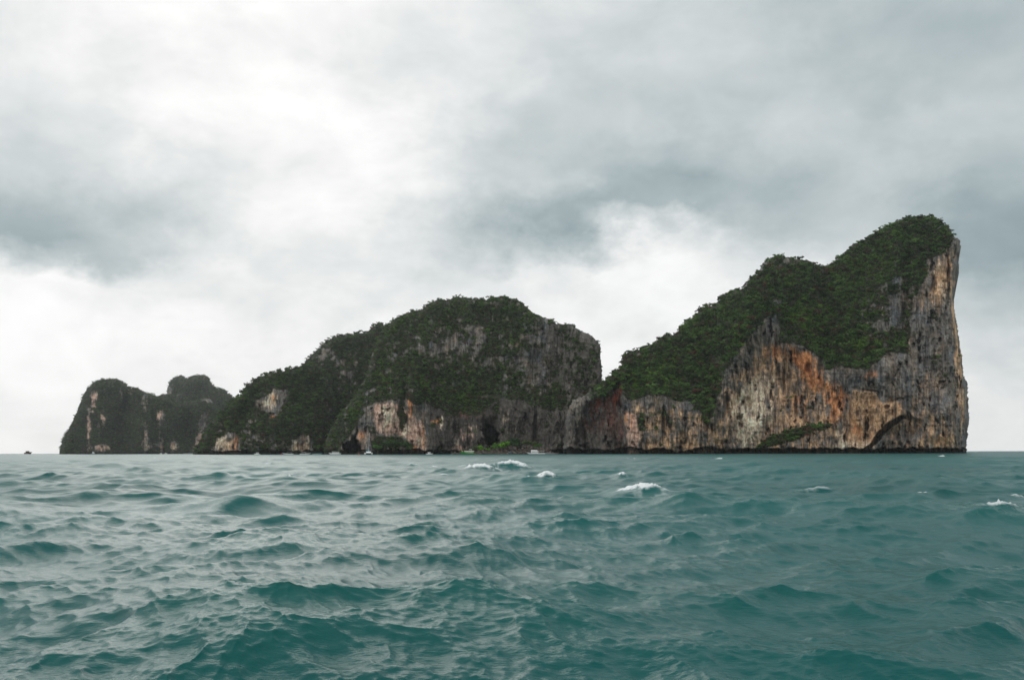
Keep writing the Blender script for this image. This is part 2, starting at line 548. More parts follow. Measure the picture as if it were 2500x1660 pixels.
    remap = np.full(ny * nx, -1); remap[used] = np.arange(len(used))
    V = Pf[used]; Cc = c.reshape(-1, 3)[used]
    Q = remap[quads]
    eb = np.unique(E)
    # the flanks run back level, then the far side closes the body on a coarser grid
    back = Pf[eb].copy(); cxm = float(np.median(V[:, 0])); ym = float(np.median(V[:, 1]))
    def rear(q0):
        q0[..., 1] += thick
        q0[..., 0] = q0[..., 0] * (1 + thick / ym)
        q0[..., 0] += (cxm * (1 + thick / ym) - q0[..., 0]) * .10
        q0[..., 2] -= 0.15 * np.maximum(q0[..., 2], 0)
    rear(back)
    bmap = np.full(ny * nx, -1); bmap[eb] = len(used) + np.arange(len(eb))
    SK = np.stack([remap[E[:, 1]], remap[E[:, 0]], bmap[E[:, 0]], bmap[E[:, 1]]], 1)
    k = 6
    sub = cm[:(cm.shape[0] // k) * k, :(cm.shape[1] // k) * k].reshape(cm.shape[0] // k, k, cm.shape[1] // k, k).any((1, 3))
    bi, bj = np.nonzero(sub)
    Pb = P[::k, ::k].copy(); rear(Pb)
    id2 = np.arange(Pb.shape[0] * Pb.shape[1]).reshape(Pb.shape[:2]) + len(used) + len(eb)
    ok = (bi + 1 < Pb.shape[0]) & (bj + 1 < Pb.shape[1]); bi, bj = bi[ok], bj[ok]
    BQ = np.stack([id2[bi, bj], id2[bi, bj + 1], id2[bi + 1, bj + 1], id2[bi + 1, bj]], 1)
    Vall = np.concatenate([V, back, Pb.reshape(-1, 3)])
    Call = np.concatenate([Cc, c.reshape(-1, 3)[eb], c[::k, ::k].reshape(-1, 3)])
    Qall = np.concatenate([Q, SK, BQ])
    u2 = np.unique(Qall); rm = np.full(len(Vall), -1); rm[u2] = np.arange(len(u2))
    o = mesh_np(name, Vall[u2], rm[Qall], M_ROCK)
    attr(o.data, 'col', Call[u2], 'FLOAT_COLOR')
    o['kind'] = 'structure'
    # crowns
    p = veg * step * step / (per * (mpp * F / 900.0) ** -1.0)
    pick = (rng.random(p.shape) < p) & mask & (HT > 3.5)
    yi, xi = np.nonzero(pick)
    n = len(yi)
    pos = P[yi, xi] + rng.normal(0, .6, (n, 3))
    gn = perlin(U / 34, HT / 30, sd_ + 60)[yi, xi]
    big_ = sst(perlin(U / 40, HT / 40, sd_ + 61)[yi, xi] + (dsm[yi, xi] - .6), -.25, .4)
    size = (crown[0] + (crown[1] - crown[0]) * rng.random(n) ** 1.7 * (0.35 + .65 * big_)) * (0.75 + .25 * dsm[yi, xi])
    out_ = np.clip(rng.normal(.10, .24, n), -.5, .38) * size
    pos[:, 1] -= out_ * .8; pos[:, 2] += out_ * .6
    br = rng.random(n)
    t = np.array([.062, .118, .024]) * (0.25 + 1.5 * rng.random((n, 1)) ** 1.3)
    bright = sst(gn * .85 + rng.normal(0, .42, n), .30, .85)[:, None]
    t = t * (1 - bright) + np.array([.100, .185, .022]) * bright * (0.8 + .4 * rng.random((n, 1))) + t * 0
    brown = ((br < .26 * (1.5 - dsm[yi, xi]))[:, None]) * .8
    t = t * (1 - brown) + np.array([.080, .066, .042]) * brown
    redd = (rng.random(n) < .03)[:, None]
    t = np.where(redd, np.array([.11, .045, .03]), t)
    t = t * green
    if flabel: forest(fname, pos, size, np.clip(t, .004, .5), flabel)
    SURF[name] = (px, py, step, P)
    return o


def on(name, x, y):
    px, py, step, P = SURF[name]
    j = int(np.clip(round((x - px[0]) / step), 0, len(px) - 1)); i = int(np.clip(round((y - py[0]) / step), 0, len(py) - 1))
    return Vector(P[i, j])


def soft(PX, PY, pts, r=6, step=1.5):
    return boxblur(boxblur(inpoly(PX, PY, pts).astype(float), max(1, int(r / step))), max(1, int(r / step)))


# ---- F: the tall right headland
F_PTS = [(1374, 1120), (1374.5, 1103), (1375, 1057), (1385, 1003), (1397, 977), (1418, 968), (1432, 961), (1453, 951.7), (1471, 933),
 (1481, 923.7), (1499, 907), (1516, 895.7), (1520, 879), (1527, 867.7), (1537, 857), (1544, 856), (1560, 853.7), (1579, 842), (1597, 838.5),
 (1610, 829), (1624, 820), (1648, 815), (1660, 805), (1665, 796.5), (1682, 784), (1701, 762.6), (1718, 750), (1735, 746.7), (1756, 733),
 (1764, 722), (1779, 714), (1792, 709.7), (1807, 706.5), (1817, 699), (1828, 692.7), (1834, 682), (1845, 673.7), (1851, 661), (1861.7, 642.4),
 (1880, 629.6), (1903.7, 621.4), (1917.7, 627), (1932, 629.6), (1950, 630.7), (1962, 633), (1976, 642), (1983, 644), (1995, 650), (2008, 650),
 (2017, 651), (2030, 641), (2048, 632), (2062, 618), (2083, 602), (2107, 585), (2125, 576), (2142, 564), (2172, 551), (2200, 539.5),
 (2228, 530), (2254, 527), (2270, 529), (2284, 535), (2300.6, 544), (2314.6, 549), (2324, 561), (2327, 574.7), (2338, 580.5), (2344, 588.7),
 (2345, 607), (2341, 623.7), (2342, 663), (2333, 675), (2333, 698), (2328.6, 714.8), (2328.6, 745), (2335.6, 780), (2341, 815), (2345, 846.7),
 (2352, 893), (2355, 916.7), (2363.6, 940), (2364.8, 986.8), (2367, 1014.8), (2363.6, 1052), (2361, 1080), (2361, 1120)]
F_VEG = [(1440, 970), (1471, 925), (1515, 885), (1527, 850), (1600, 820), (1700, 740), (1790, 690), (1850, 640), (1880, 610), (1980, 620), (2050, 610),
 (2200, 520), (2300, 520), (2332, 560), (2325, 590), (2305, 617), (2262, 640), (2262, 677), (2240, 720), (2228, 770), (2222, 830), (2216, 861),
 (2188, 863), (2172, 858), (2149, 879), (2121, 900), (2083, 900), (2044, 893), (2015, 905), (2008, 877), (1981, 858), (1955, 842), (1927, 840),
 (1899, 835), (1903, 800), (1895, 770), (1870, 778), (1835, 815), (1805, 854), (1782, 886), (1770, 912), (1761, 940), (1750, 973), (1738, 1020),
 (1716, 1032), (1712, 1000), (1693, 1000), (1688, 980), (1663, 982), (1630, 973), (1602, 963), (1574, 968), (1551, 973), (1526, 975), (1518, 930),
 (1500, 950), (1480, 975), (1462, 968)]
F_SHELF = [(1840, 1096), (1869, 1075), (1908, 1054), (1943, 1047), (1971, 1040), (1999, 1036), (2032, 1040), (2013, 1049), (1981, 1054), (1948, 1073), (1897, 1089)]
RED_M = [(1405, 1090), (1425, 1000), (1450, 975), (1480, 965), (1505, 930), (1516, 920), (1520, 985), (1526, 1010), (1531, 1060), (1533, 1112), (1405, 1112)]
SLAB = [(2080, 952), (2096, 950), (2135, 958), (2152, 985), (2198, 974), (2212, 1018), (2180, 1036), (2150, 1062), (2128, 1096), (2100, 1110), (2070, 1112), (2060, 1060)]
SCAR = [(2090, 1104), (2121, 1090), (2138, 1062), (2160, 1040), (2196, 1016), (2213, 1019), (2188, 1034), (2164, 1052), (2150, 1072), (2130, 1092), (2112, 1106)]


def f_density(X, Y):
    d = soft(X, Y, F_VEG, 3) * .97
    sparse = (blob(X, Y, 2195, 740, 65, 75) * .62 + blob(X, Y, 2235, 620, 40, 30) * .0 + blob(X, Y, 1930, 640, 40, 14) * .45 + blob(X, Y, 1900, 745, 22, 30, -20) * .45
              + blob(X, Y, 2140, 800, 40, 50) * .25 + blob(X, Y, 1560, 862, 22, 10) * .5 + blob(X, Y, 2290, 565, 20, 16) * .5 + blob(X, Y, 1866, 655, 14, 22) * .5)
    d = d * (1 - np.clip(sparse, 0, 1))
    d = np.maximum(d, soft(X, Y, F_SHELF, 2) * 1.1)
    d = np.maximum(d, .34 * blob(X, Y, 1640, 1040, 130, 60, 0, 4))
    d = np.maximum(d, .9 * blob(X, Y, 1566, 1030, 9, 42))
    d = np.maximum(d, .22 * blob(X, Y, 2280, 800, 60, 160, 0, 4) + .13 * (Y > 850) + 0.12 * blob(X, Y, 1940, 1000, 80, 80))
    d = np.maximum(d, .95 * blob(X, Y, 1455, 955, 30, 16, -30))
    return d


def f_paint(X, Y, U, H):
    return [
        (TAN, .52 * soft(X, Y, [(1850, 850), (1900, 830), (2010, 900), (2070, 1112), (1740, 1112), (1760, 950)], 14)),
        (TAN, .45 * soft(X, Y, [(1540, 985), (1740, 1010), (1760, 1112), (1540, 1112)], 8)),
        (CREAM, .95 * blob(X, Y, 1822, 1048, 34, 55, 8) + .8 * blob(X, Y, 1840, 955, 60, 30, -35) + .6 * blob(X, Y, 1870, 1010, 30, 30)),
        (ORANGE, .95 * blob(X, Y, 1955, 872, 36, 20, 25) + .95 * blob(X, Y, 1985, 925, 56, 22, 48) + .85 * blob(X, Y, 2044, 990, 22, 50, 8)
         + .75 * blob(X, Y, 2128, 916, 26, 12) + .6 * blob(X, Y, 1890, 866, 26, 26) + .6 * blob(X, Y, 1955, 985, 20, 26)),
        (TAN * .9, .85 * soft(X, Y, SLAB, 7)),
        (ORANGE, .42 * blob(X, Y, 2090, 1045, 30, 26) + .4 * blob(X, Y, 2150, 1055, 20, 20)),
        (CREAM, .6 * blob(X, Y, 2075, 1090, 60, 18) + .45 * blob(X, Y, 2050, 1050, 12, 50)),
        (TAN, .8 * blob(X, Y, 2295, 680, 26, 75, 8) + .62 * blob(X, Y, 2337, 850, 9, 190, -4, 4) + .6 * blob(X, Y, 2305, 1075, 22, 24) + .55 * blob(X, Y, 2250, 745, 6, 25)
         + .30 * blob(X, Y, 2230, 1060, 110, 50, 0, 4) + .30 * blob(X, Y, 2260, 960, 60, 90)),
        (CREAM, .5 * blob(X, Y, 2290, 650, 18, 16) + .5 * blob(X, Y, 2305, 720, 10, 40, -10)),
        (RED, .62 * soft(X, Y, RED_M, 6)),
        (GRAY * .62, .9 * blob(X, Y, 1450, 1080, 60, 34) + .5 * blob(X, Y, 1395, 1040, 20, 60)),
        (np.array([.30, .08, .045]), .75 * blob(X, Y, 1505, 965, 10, 26, 10) + .55 * blob(X, Y, 1462, 985, 10, 14)),
        (PINK, .95 * soft(X, Y, [(1524, 1010), (1552, 1008), (1560, 1050), (1560, 1108), (1532, 1108)], 2.5)),
        (ORANGE, .6 * blob(X, Y, 1536, 1025, 12, 25)),
    ]


def f_relief_fn(X, Y, H, U):
    d = 0
    d = d - 5 * blob(X, Y, 1545, 1060, 22, 70, 0, 4)
    d = d + 16 * soft(X, Y, RED_M, 4)
    d = d + 34 * sst(soft(X, Y, SCAR, 1.6), .2, .8)                                     # diagonal undercut
    d = d - 5 * soft(X, Y, SLAB, 2.5)
    d = d + 10 * soft(X, Y, [(2212, 1012), (2160, 1062), (2190, 1075), (2245, 1060), (2250, 1030)], 4)
    d = d + 12 * blob(X, Y, 2228, 1000, 11, 24, -18)                        # dark hollow
    d = d + 9 * blob(X, Y, 2244, 883, 4, 11)
    for (cx, cy, rx, ry) in ((1798, 975, 9, 22), (1813, 985, 5, 14), (1828, 983, 6, 16), (1774, 990, 5, 30), (1752, 1000, 5, 24), (1745, 970, 4, 16),
                             (2002, 890, 6, 22), (1898, 905, 5, 20), (1913, 930, 4, 30), (1943, 990, 4, 26), (1972, 900, 6, 12), (2278, 690, 4, 20), (2314, 680, 3, 60), (1565, 1085, 3, 20), (1620, 1020, 4, 30)):
        d = d + 11 * blob(X, Y, cx, cy, rx, ry, 0, 3)
    d = d + 6 * blob(X, Y, 2185, 978, 26, 3.5, -14, 3) + 5 * blob(X, Y, 2120, 954, 26, 2.5, 10, 3)
    d = d + 7 * blob(X, Y, 1860, 1101, 90, 5, 0, 4)
    d = d - 34 * blob(X, Y, 1815, 800, 50, 200, 16, 2) * sst(-Y, -1000, -760)  # green spur
    d = d + 22 * blob(X, Y, 2010, 700, 34, 110, 0, 2)                        # gully between the two summits
    d = d + 12 * blob(X, Y, 1850, 900, 40, 110, 25)
    return d


island('headland', F_PTS, lambda X: 905 - 0.055 * (X - 1400) + 26 * sst(X, 2290, 2375) ** 2, f_density, f_paint, [f_relief_fn],
       crown=(2.3, 5.4), per=24, thick=190, flute=1.25, flabel='dense green jungle covering the tall right headland above its orange cliff', vegslope=.8, fname='headland_forest')

# ---- E: the broad middle dome
E_PTS = [(788, 1120), (790, 1104), (797, 1070), (811, 1036), (830, 1010), (857, 978), (875, 950), (892, 920), (903, 880), (914, 842), (925, 815), (942, 794),
 (956, 782), (976, 771), (992.6, 762), (1012, 756.8), (1032, 754), (1040, 742.7), (1054, 735.7), (1071, 728.7), (1085, 733), (1096, 730), (1113, 723),
 (1130, 726), (1147, 728), (1164, 727), (1183.5, 731.5), (1197.5, 724.5), (1217, 724.5), (1231, 722), (1245, 727), (1262, 731.5), (1273, 737), (1287, 749),
 (1298.5, 761), (1310, 766), (1332, 776), (1349, 781), (1358, 788), (1362, 787), (1368.7, 792), (1382.7, 789.5), (1399.5, 791), (1411, 803.5), (1427.6, 810), (1439, 814),
 (1450, 824), (1461, 834), (1467, 846), (1467, 876), (1469.7, 904.5), (1471.7, 932.6), (1474, 960), (1476, 1120)]
E_VEG = [(780, 1108), (797, 1055), (850, 970), (890, 900), (910, 830), (940, 780), (1030, 735), (1110, 705), (1270, 715), (1310, 745), (1352, 775), (1365, 800), (1372, 900),
 (1388, 978), (1377, 1000), (1349, 1005), (1315, 1000), (1273, 978), (1217, 975), (1181, 1006), (1138, 1016), (1096, 1010), (1057, 989), (1020, 992), (984, 975), (936, 978), (900, 990), (875, 1030), (850, 1070), (838, 1108)]


def e_density(X, Y):
    d = soft(X, Y, E_VEG, 4) * .80
    sp = (blob(X, Y, 1150, 815, 60, 22) * .42 + blob(X, Y, 1100, 850, 70, 18) * .45 + blob(X, Y, 1230, 885, 90, 16) * .42 + blob(X, Y, 1340, 840, 45, 60) * .45 + blob(X, Y, 1310, 930, 60, 25) * .3
          + blob(X, Y, 950, 880, 20, 40) * .2 + blob(X, Y, 1060, 860, 100, 60) * .12 + blob(X, Y, 1320, 860, 60, 90) * .28)
    d = d * (1 - np.clip(sp, 0, .9))
    d = np.maximum(d, .52 * soft(X, Y, [(1350, 780), (1480, 780), (1480, 1000), (1385, 1000)], 8))
    d = np.maximum(d, .4 * soft(X, Y, [(1380, 930), (1400, 930), (1400, 1112), (1378, 1112)], 5))
    d = np.maximum(d, 1.1 * blob(X, Y, 981, 1010, 11, 40) + 1.1 * blob(X, Y, 920, 1085, 12, 24) + 1.1 * blob(X, Y, 960, 1082, 26, 18) + .9 * blob(X, Y, 1000, 1090, 14, 12))
    d = np.maximum(d, .3 * (Y > 1000))
    d = np.maximum(d, 1.0 * blob(X, Y, 1215, 1000, 10, 28) * .8)
    d = np.maximum(d, 1.0 * blob(X, Y, 1112, 1002, 22, 20))
    cave = np.maximum(blob(X, Y, 1197, 1062, 20, 24, 0, 4), blob(X, Y, 860, 1087, 24, 16, 0, 4))
    return d * (1 - cave)


def e_paint(X, Y, U, H):
    return [
        (GRAY * .5, 1.2 * soft(X, Y, [(1045, 975), (1380, 975), (1380, 1112), (1045, 1112)], 6)), (GRAY * .65, 1.0 * soft(X, Y, [(1340, 770), (1480, 770), (1480, 1112), (1360, 1112)], 6)),
        (PINK, .9 * soft(X, Y, [(915, 985), (975, 985), (1000, 1010), (1040, 1040), (1040, 1105), (1012, 1105), (985, 1062), (930, 1060), (910, 1030)], 5)),
        (CREAM, .8 * blob(X, Y, 948, 1020, 20, 34) + .7 * blob(X, Y, 992, 1048, 14, 20) + .7 * blob(X, Y, 1024, 1078, 10, 24)),
        (ORANGE, .9 * blob(X, Y, 1002, 992, 6, 30) + .75 * blob(X, Y, 1034, 1060, 5, 34) + .9 * blob(X, Y, 1066, 1028, 12, 6) + .9 * blob(X, Y, 883, 1064, 8, 14) + .6 * blob(X, Y, 1013, 1095, 14, 10)),
        (CREAM, .8 * blob(X, Y, 1078, 1030, 4, 16) + .6 * blob(X, Y, 1118, 1075, 6, 18, 20) + .6 * blob(X, Y, 1235, 1020, 10, 16) + .6 * blob(X, Y, 1259, 1053, 3, 10)
         + .5 * blob(X, Y, 1150, 1045, 16, 8)),
        (PINK, .55 * blob(X, Y, 1140, 1055, 26, 20) + .5 * blob(X, Y, 890, 1080, 22, 26) + .5 * blob(X, Y, 1120, 1095, 22, 8)),
        (RED * 1.2, .5 * blob(X, Y, 1150, 1010, 60, 14)),
    ]


def e_relief_fn(X, Y, H, U):
    d = 110 * sst(blob(X, Y, 1200, 1066, 16, 20, 0, 3) + .6 * blob(X, Y, 1190, 1044, 14, 9, 0, 3) + .35 * fbm(X / 7, Y / 9, 401, 3), .26, .4) + 16 * blob(X, Y, 1192, 1040, 22, 14, 0, 3)
    d = d + 100 * sst(blob(X, Y, 858, 1090, 20, 14, 0, 3) + .5 * blob(X, Y, 866, 1076, 6, 10) + .35 * fbm(X / 7, Y / 9, 402, 3), .28, .42) + 20 * blob(X, Y, 866, 1076, 5, 12, 0, 3) + 20 * blob(X, Y, 880, 1090, 6, 10)
    d = d + 12 * blob(X, Y, 1308, 1040, 4, 60, 0, 3) + 5 * blob(X, Y, 1378, 1040, 4, 60)
    d = d + 7 * blob(X, Y, 1095, 1090, 8, 12) + 9 * blob(X, Y, 1142, 1085, 6, 16, 20)
    d = d - 8 * blob(X, Y, 1070, 1065, 26, 36, 0, 3) + 8 * blob(X, Y, 1023, 1058, 4, 22) + 7 * blob(X, Y, 931, 1034, 4, 12)
    d = d + 10 * blob(X, Y, 982, 1010, 12, 44) - 14 * blob(X, Y, 1245, 1030, 26, 60, 0, 3)
    d = d - 26 * blob(X, Y, 1000, 900, 50, 200, 18) + 20 * blob(X, Y, 1080, 930, 50, 60)
    d = d + 10 * blob(X, Y, 1350, 930, 16, 90, 4)
    return d


island('dome_island', E_PTS, lambda X: 1030 - 0.02 * (X - 1100) + 40 * sst(-X, -930, -790), e_density, e_paint, [e_relief_fn], thick=220,
       flabel='dark scrubby forest clinging to the broad middle dome above two sea caves', green=1.0, crown=(1.7, 3.9), per=18, jag=1.6, vegslope=.62, fname='dome_forest')

# ---- C: the ridge left of the dome, D: the shoulder behind it
C_PTS = [(470, 1120), (472, 1102), (485, 1082.5), (507, 1047), (518, 1030), (538, 1012), (551, 994.5), (562, 981), (573, 972.5), (584, 968), (590, 963), (601, 947.7),
 (613, 936), (628, 923), (638.6, 919.7), (652.6, 911.6), (666.6, 905), (685, 905), (692, 908), (699, 901), (713, 897), (729.5, 897), (745, 894), (762, 890), (785, 895),
 (800, 920), (815, 960), (818, 1000), (810, 1050), (800, 1120)]


def c_density(X, Y):
    d = .9 + 0 * X
    d = d - .95 * soft(X, Y, [(620, 985), (655, 965), (672, 950), (704, 958), (700, 985), (672, 1015), (655, 1012), (640, 1000)], 3)
    d = d - .95 * soft(X, Y, [(512, 1108), (530, 1075), (560, 1058), (584, 1062), (586, 1108)], 3) - .9 * soft(X, Y, [(705, 1108), (715, 1075), (740, 1060), (762, 1070), (764, 1108)], 3)
    d = d - .45 * blob(X, Y, 610, 1060, 30, 36) - .4 * blob(X, Y, 670, 1085, 40, 18) - .3 * blob(X, Y, 800, 1000, 14, 24) - .3 * blob(X, Y, 545, 1040, 20, 20)
    return d


def c_paint(X, Y, U, H):
    return [(CREAM, .85 * blob(X, Y, 664, 978, 14, 24, 12) + .7 * blob(X, Y, 645, 985, 12, 8, -20) + .9 * blob(X, Y, 548, 1082, 20, 26) + .85 * blob(X, Y, 722, 1085, 9, 26) + .8 * blob(X, Y, 750, 1080, 5, 26)),
            (ORANGE, .8 * blob(X, Y, 576, 1085, 6, 26) + .9 * blob(X, Y, 663, 1018, 8, 4) + .5 * blob(X, Y, 666, 975, 10, 18) + .6 * blob(X, Y, 612, 1045, 2.5, 12)),
            (GRAY * 1.2, .8 * blob(X, Y, 690, 965, 12, 22)),
            (TAN, .6 * blob(X, Y, 560, 1090, 26, 18) + .5 * blob(X, Y, 735, 1090, 26, 20))]


def c_relief_fn(X, Y, H, U):
    d = 16 * blob(X, Y, 664, 1010, 5, 3.5, 0, 3) + 10 * blob(X, Y, 560, 1078, 8, 5, -20) - 18 * blob(X, Y, 700, 960, 50, 120) + 26 * blob(X, Y, 600, 1010, 24, 90, 20)
    return d + 9 * sst(Y, 1096, 1100) * (X > 590) * (X < 700) + 50 * sst(X, 770, 825)


island('green_ridge', C_PTS, lambda X: 1230 - .05 * (X - 600), c_density, c_paint, [c_relief_fn], thick=200, crown=(2.6, 5.4), step=1.5,
       flabel='leafy forest on the lower ridge left of the middle dome', green=.82, vegslope=.55, fname='ridge_forest', Rnd=45)

D_PTS = [(715, 1120), (715, 910), (729, 899), (736, 891.8), (743, 882.5), (755, 872), (764, 863.8), (776, 849.9), (787.7, 838), (804, 826.6), (818, 820.8), (832, 816.5), (853, 817), (860, 815),
 (873.8, 811), (890, 812.6), (899.5, 808), (906, 799), (918, 791), (932, 789), (941, 793), (953, 800), (960, 900), (940, 1120)]


def d_density(X, Y):
    return .9 - .55 * blob(X, Y, 790, 865, 26, 18, -30) - .4 * blob(X, Y, 825, 880, 20, 14) - .5 * blob(X, Y, 868, 885, 5, 16) - .35 * blob(X, Y, 850, 920, 30, 40)


island('shoulder_hill', D_PTS, lambda X: 1370 + 0 * X, d_density, lambda X, Y, U, H: [(PINK, .8 * blob(X, Y, 868, 882, 3, 14)), (GRAY, .5 * blob(X, Y, 800, 860, 30, 20))], [], thick=200,
       crown=(2.6, 5.4), step=1.8, flabel='dark forest on the hill shoulder tucked behind the ridge and the dome', green=.74, vegslope=.5, fname='shoulder_forest', Rnd=60)

# ---- A: the farthest islands at the left
A_PTS = [(142, 1120), (144, 1103), (149.5, 1078), (153, 1069), (166, 1047), (182.5, 1016.5), (190, 997), (197, 977), (205.7, 957), (223, 937), (232, 929.5), (254, 924.4), (276, 921.6), (289, 924.5),
 (302.5, 932), (316, 943), (322, 945.5), (332, 944), (337.8, 950.5), (353, 956), (356.5, 959), (371, 961.7), (386, 966), (393, 963), (403, 961), (410, 962), (416, 970), (430, 982), (440, 983), (457, 980), (474, 976),
 (497, 969.5), (514, 973), (527, 991), (540, 1000), (560, 1010), (575, 1120)]


def a_density(X, Y):
    d = .92 + 0 * X
    d = d - 1.0 * (blob(X, Y, 231, 965, 9, 9) + .8 * blob(X, Y, 228, 990, 6, 18) + blob(X, Y, 217, 1040, 4.5, 42) + .8 * blob(X, Y, 250, 1022, 6, 16, -20) + .6 * blob(X, Y, 240, 1040, 8, 12)
                   + .8 * blob(X, Y, 296, 960, 4, 12) + .8 * blob(X, Y, 245, 1094, 24, 9) + .95 * blob(X, Y, 356, 1075, 6, 36) + .8 * blob(X, Y, 392, 1018, 10, 20) + .5 * blob(X, Y, 355, 985, 9, 26)
                   + .9 * blob(X, Y, 424, 1088, 7, 16) + .8 * blob(X, Y, 497, 1030, 10, 28, 15) + .8 * blob(X, Y, 482, 1080, 8, 26, 15) + .6 * blob(X, Y, 396, 1085, 5, 22) + .5 * blob(X, Y, 320, 955, 10, 10)
                   + .5 * blob(X, Y, 505, 978, 16, 9) + .4 * blob(X, Y, 370, 1090, 40, 12))
    return d


def a_paint(X, Y, U, H):
    return [(PINK * 1.15, 1.0 * blob(X, Y, 231, 966, 9, 8) + .7 * blob(X, Y, 229, 990, 6, 18) + .95 * blob(X, Y, 217, 1042, 4, 40) + .9 * blob(X, Y, 250, 1022, 6, 16, -20) + .8 * blob(X, Y, 356, 1078, 6, 34)
             + .8 * blob(X, Y, 390, 1015, 8, 14) + .7 * blob(X, Y, 484, 1078, 8, 26, 15) + .8 * blob(X, Y, 245, 1094, 22, 8) + .6 * blob(X, Y, 296, 965, 4, 8)),
            (ORANGE, .7 * blob(X, Y, 422, 1090, 5, 12) + .5 * blob(X, Y, 396, 1085, 4, 18)),
            (CREAM, .6 * blob(X, Y, 424, 1092, 8, 10) + .5 * blob(X, Y, 356, 1090, 8, 14))]


def a_relief_fn(X, Y, H, U):
    return (40 * blob(X, Y, 300, 1040, 20, 80) - 50 * blob(X, Y, 350, 1040, 22, 90) + 46 * blob(X, Y, 462, 1050, 20, 60) - 30 * blob(X, Y, 400, 1030, 22, 60) + 30 * blob(X, Y, 310, 990, 14, 30))


island('far_island', A_PTS, lambda X: 2150 + .15 * (X - 300) * 0, a_density, a_paint, [a_relief_fn], thick=320, crown=(2.3, 4.6), step=1.5, per=20, jag=1.4,
       flabel='forest on the far left island with its pink cliff streaks', green=.72, vegslope=.35, fname='far_forest', Rnd=90, flute=1.5)

B_PTS = [(395, 1120), (405, 985), (407, 959), (408, 946), (412.6, 933), (423.6, 921.5), (437, 916), (448, 916.5), (455.6, 923.5), (463, 935), (470, 960), (480, 1120)]
island('round_peak', B_PTS, lambda X: 3000 + 0 * X, lambda X, Y: .93 - .5 * blob(X, Y, 415, 950, 6, 16), lambda X, Y, U, H: [], [], thick=380, crown=(2.8, 5), step=1.8, per=22, jag=1.2,
       flabel='hazy forest on the small round peak farthest away', green=.7, vegslope=.4, fname='round_peak_forest', Rnd=120)
B2_PTS = [(425, 1120), (430, 960), (440, 945), (450, 930), (457, 924), (463, 920), (474, 915.5), (488.6, 913.5), (507, 916.5), (511.7, 922), (515, 931), (527, 945), (540, 947.5), (551, 952),
 (560, 960.5), (572, 971), (590, 985), (600, 1120)]
island('twin_peak', B2_PTS, lambda X: 2650 + 0 * X, lambda X, Y: .93 - .3 * blob(X, Y, 522, 945, 6, 14), lambda X, Y, U, H: [], [], thick=360, crown=(2.7, 4.8), step=1.8, per=22, jag=1.2,
       flabel='blue-green forest on the twin peak rising behind the far left island', green=.72, vegslope=.42, fname='twin_peak_forest', Rnd=110)

# ------------------------------------------------------------------ sea
def tile(L, N, rms, lmin, lmax, lp, seed, wdir, spread=2.0, chop=1.0):
    """one periodic patch of wind sea: height, horizontal displacement, fold"""
    r = np.random.default_rng(seed)
    k = np.fft.fftfreq(N, L / N) * 2 * np.pi
    KX, KY = np.meshgrid(k, k)
    K = np.hypot(KX, KY); K[0, 0] = 1e-6
    kp = 2 * np.pi / lp
    S = K ** -4.0 * np.exp(-1.25 * (kp / K) ** 2)
    S *= (1 + 1.5 * np.exp(-((K - kp) / (.35 * kp)) ** 2))
    th = np.arctan2(KY, KX) - wdir
    D = np.maximum(np.cos(th), 0) ** (2 * spread) + 0.06
    lam = 2 * np.pi / K
    S *= D * (lam > lmin) * sst(lmax * 1.3 - lam, 0, lmax * .3)
    S[0, 0] = 0
    A = np.sqrt(S) * (r.normal(size=K.shape) + 1j * r.normal(size=K.shape))
    h = np.fft.ifft2(A).real
    sc = rms / h.std()
    A = A * sc; h = h * sc
    Dx = np.fft.ifft2(1j * KX / K * A).real * chop
    Dy = np.fft.ifft2(1j * KY / K * A).real * chop
    d = L / N
    gxx = (np.roll(Dx, -1, 1) - np.roll(Dx, 1, 1)) / (2 * d); gyy = (np.roll(Dy, -1, 0) - np.roll(Dy, 1, 0)) / (2 * d)
    gxy = (np.roll(Dx, -1, 0) - np.roll(Dx, 1, 0)) / (2 * d)
    J = (1 + gxx) * (1 + gyy) - gxy ** 2
    return dict(L=L, N=N, f=np.stack([Dx, Dy, h, J], -1).astype(np.float32))


def sample(t, x, y, rot, cubic=True):
    c, s = math.cos(rot), math.sin(rot)
    u = (x * c + y * s) / t['L'] * t['N']; v = (-x * s + y * c) / t['L'] * t['N']
    N = t['N']; f = t['f']
    i = np.floor(u).astype(np.int64); j = np.floor(v).astype(np.int64)
    a = (u - i)[..., None].astype(np.float32); b = (v - j)[..., None].astype(np.float32)
    if cubic:
        def w(q): return (-.5 * q + q * q - .5 * q ** 3, 1 - 2.5 * q * q + 1.5 * q ** 3, .5 * q + 2 * q * q - 1.5 * q ** 3, -.5 * q * q + .5 * q ** 3)
        wa, wb = w(a), w(b); out = 0
        for m in range(4):
            row = 0
            for n in range(4): row = row + wa[n] * f[(j + m - 1) % N, (i + n - 1) % N]
            out = out + wb[m] * row
    else:
        i0, j0 = i % N, j % N; i1, j1 = (i + 1) % N, (j + 1) % N
        out = (f[j0, i0] * (1 - a) + f[j0, i1] * a) * (1 - b) + (f[j1, i0] * (1 - a) + f[j1, i1] * a) * b
    ox = out[..., 0] * c - out[..., 1] * s; oy = out[..., 0] * s + out[..., 1] * c
    return ox, oy, out[..., 2], out[..., 3]


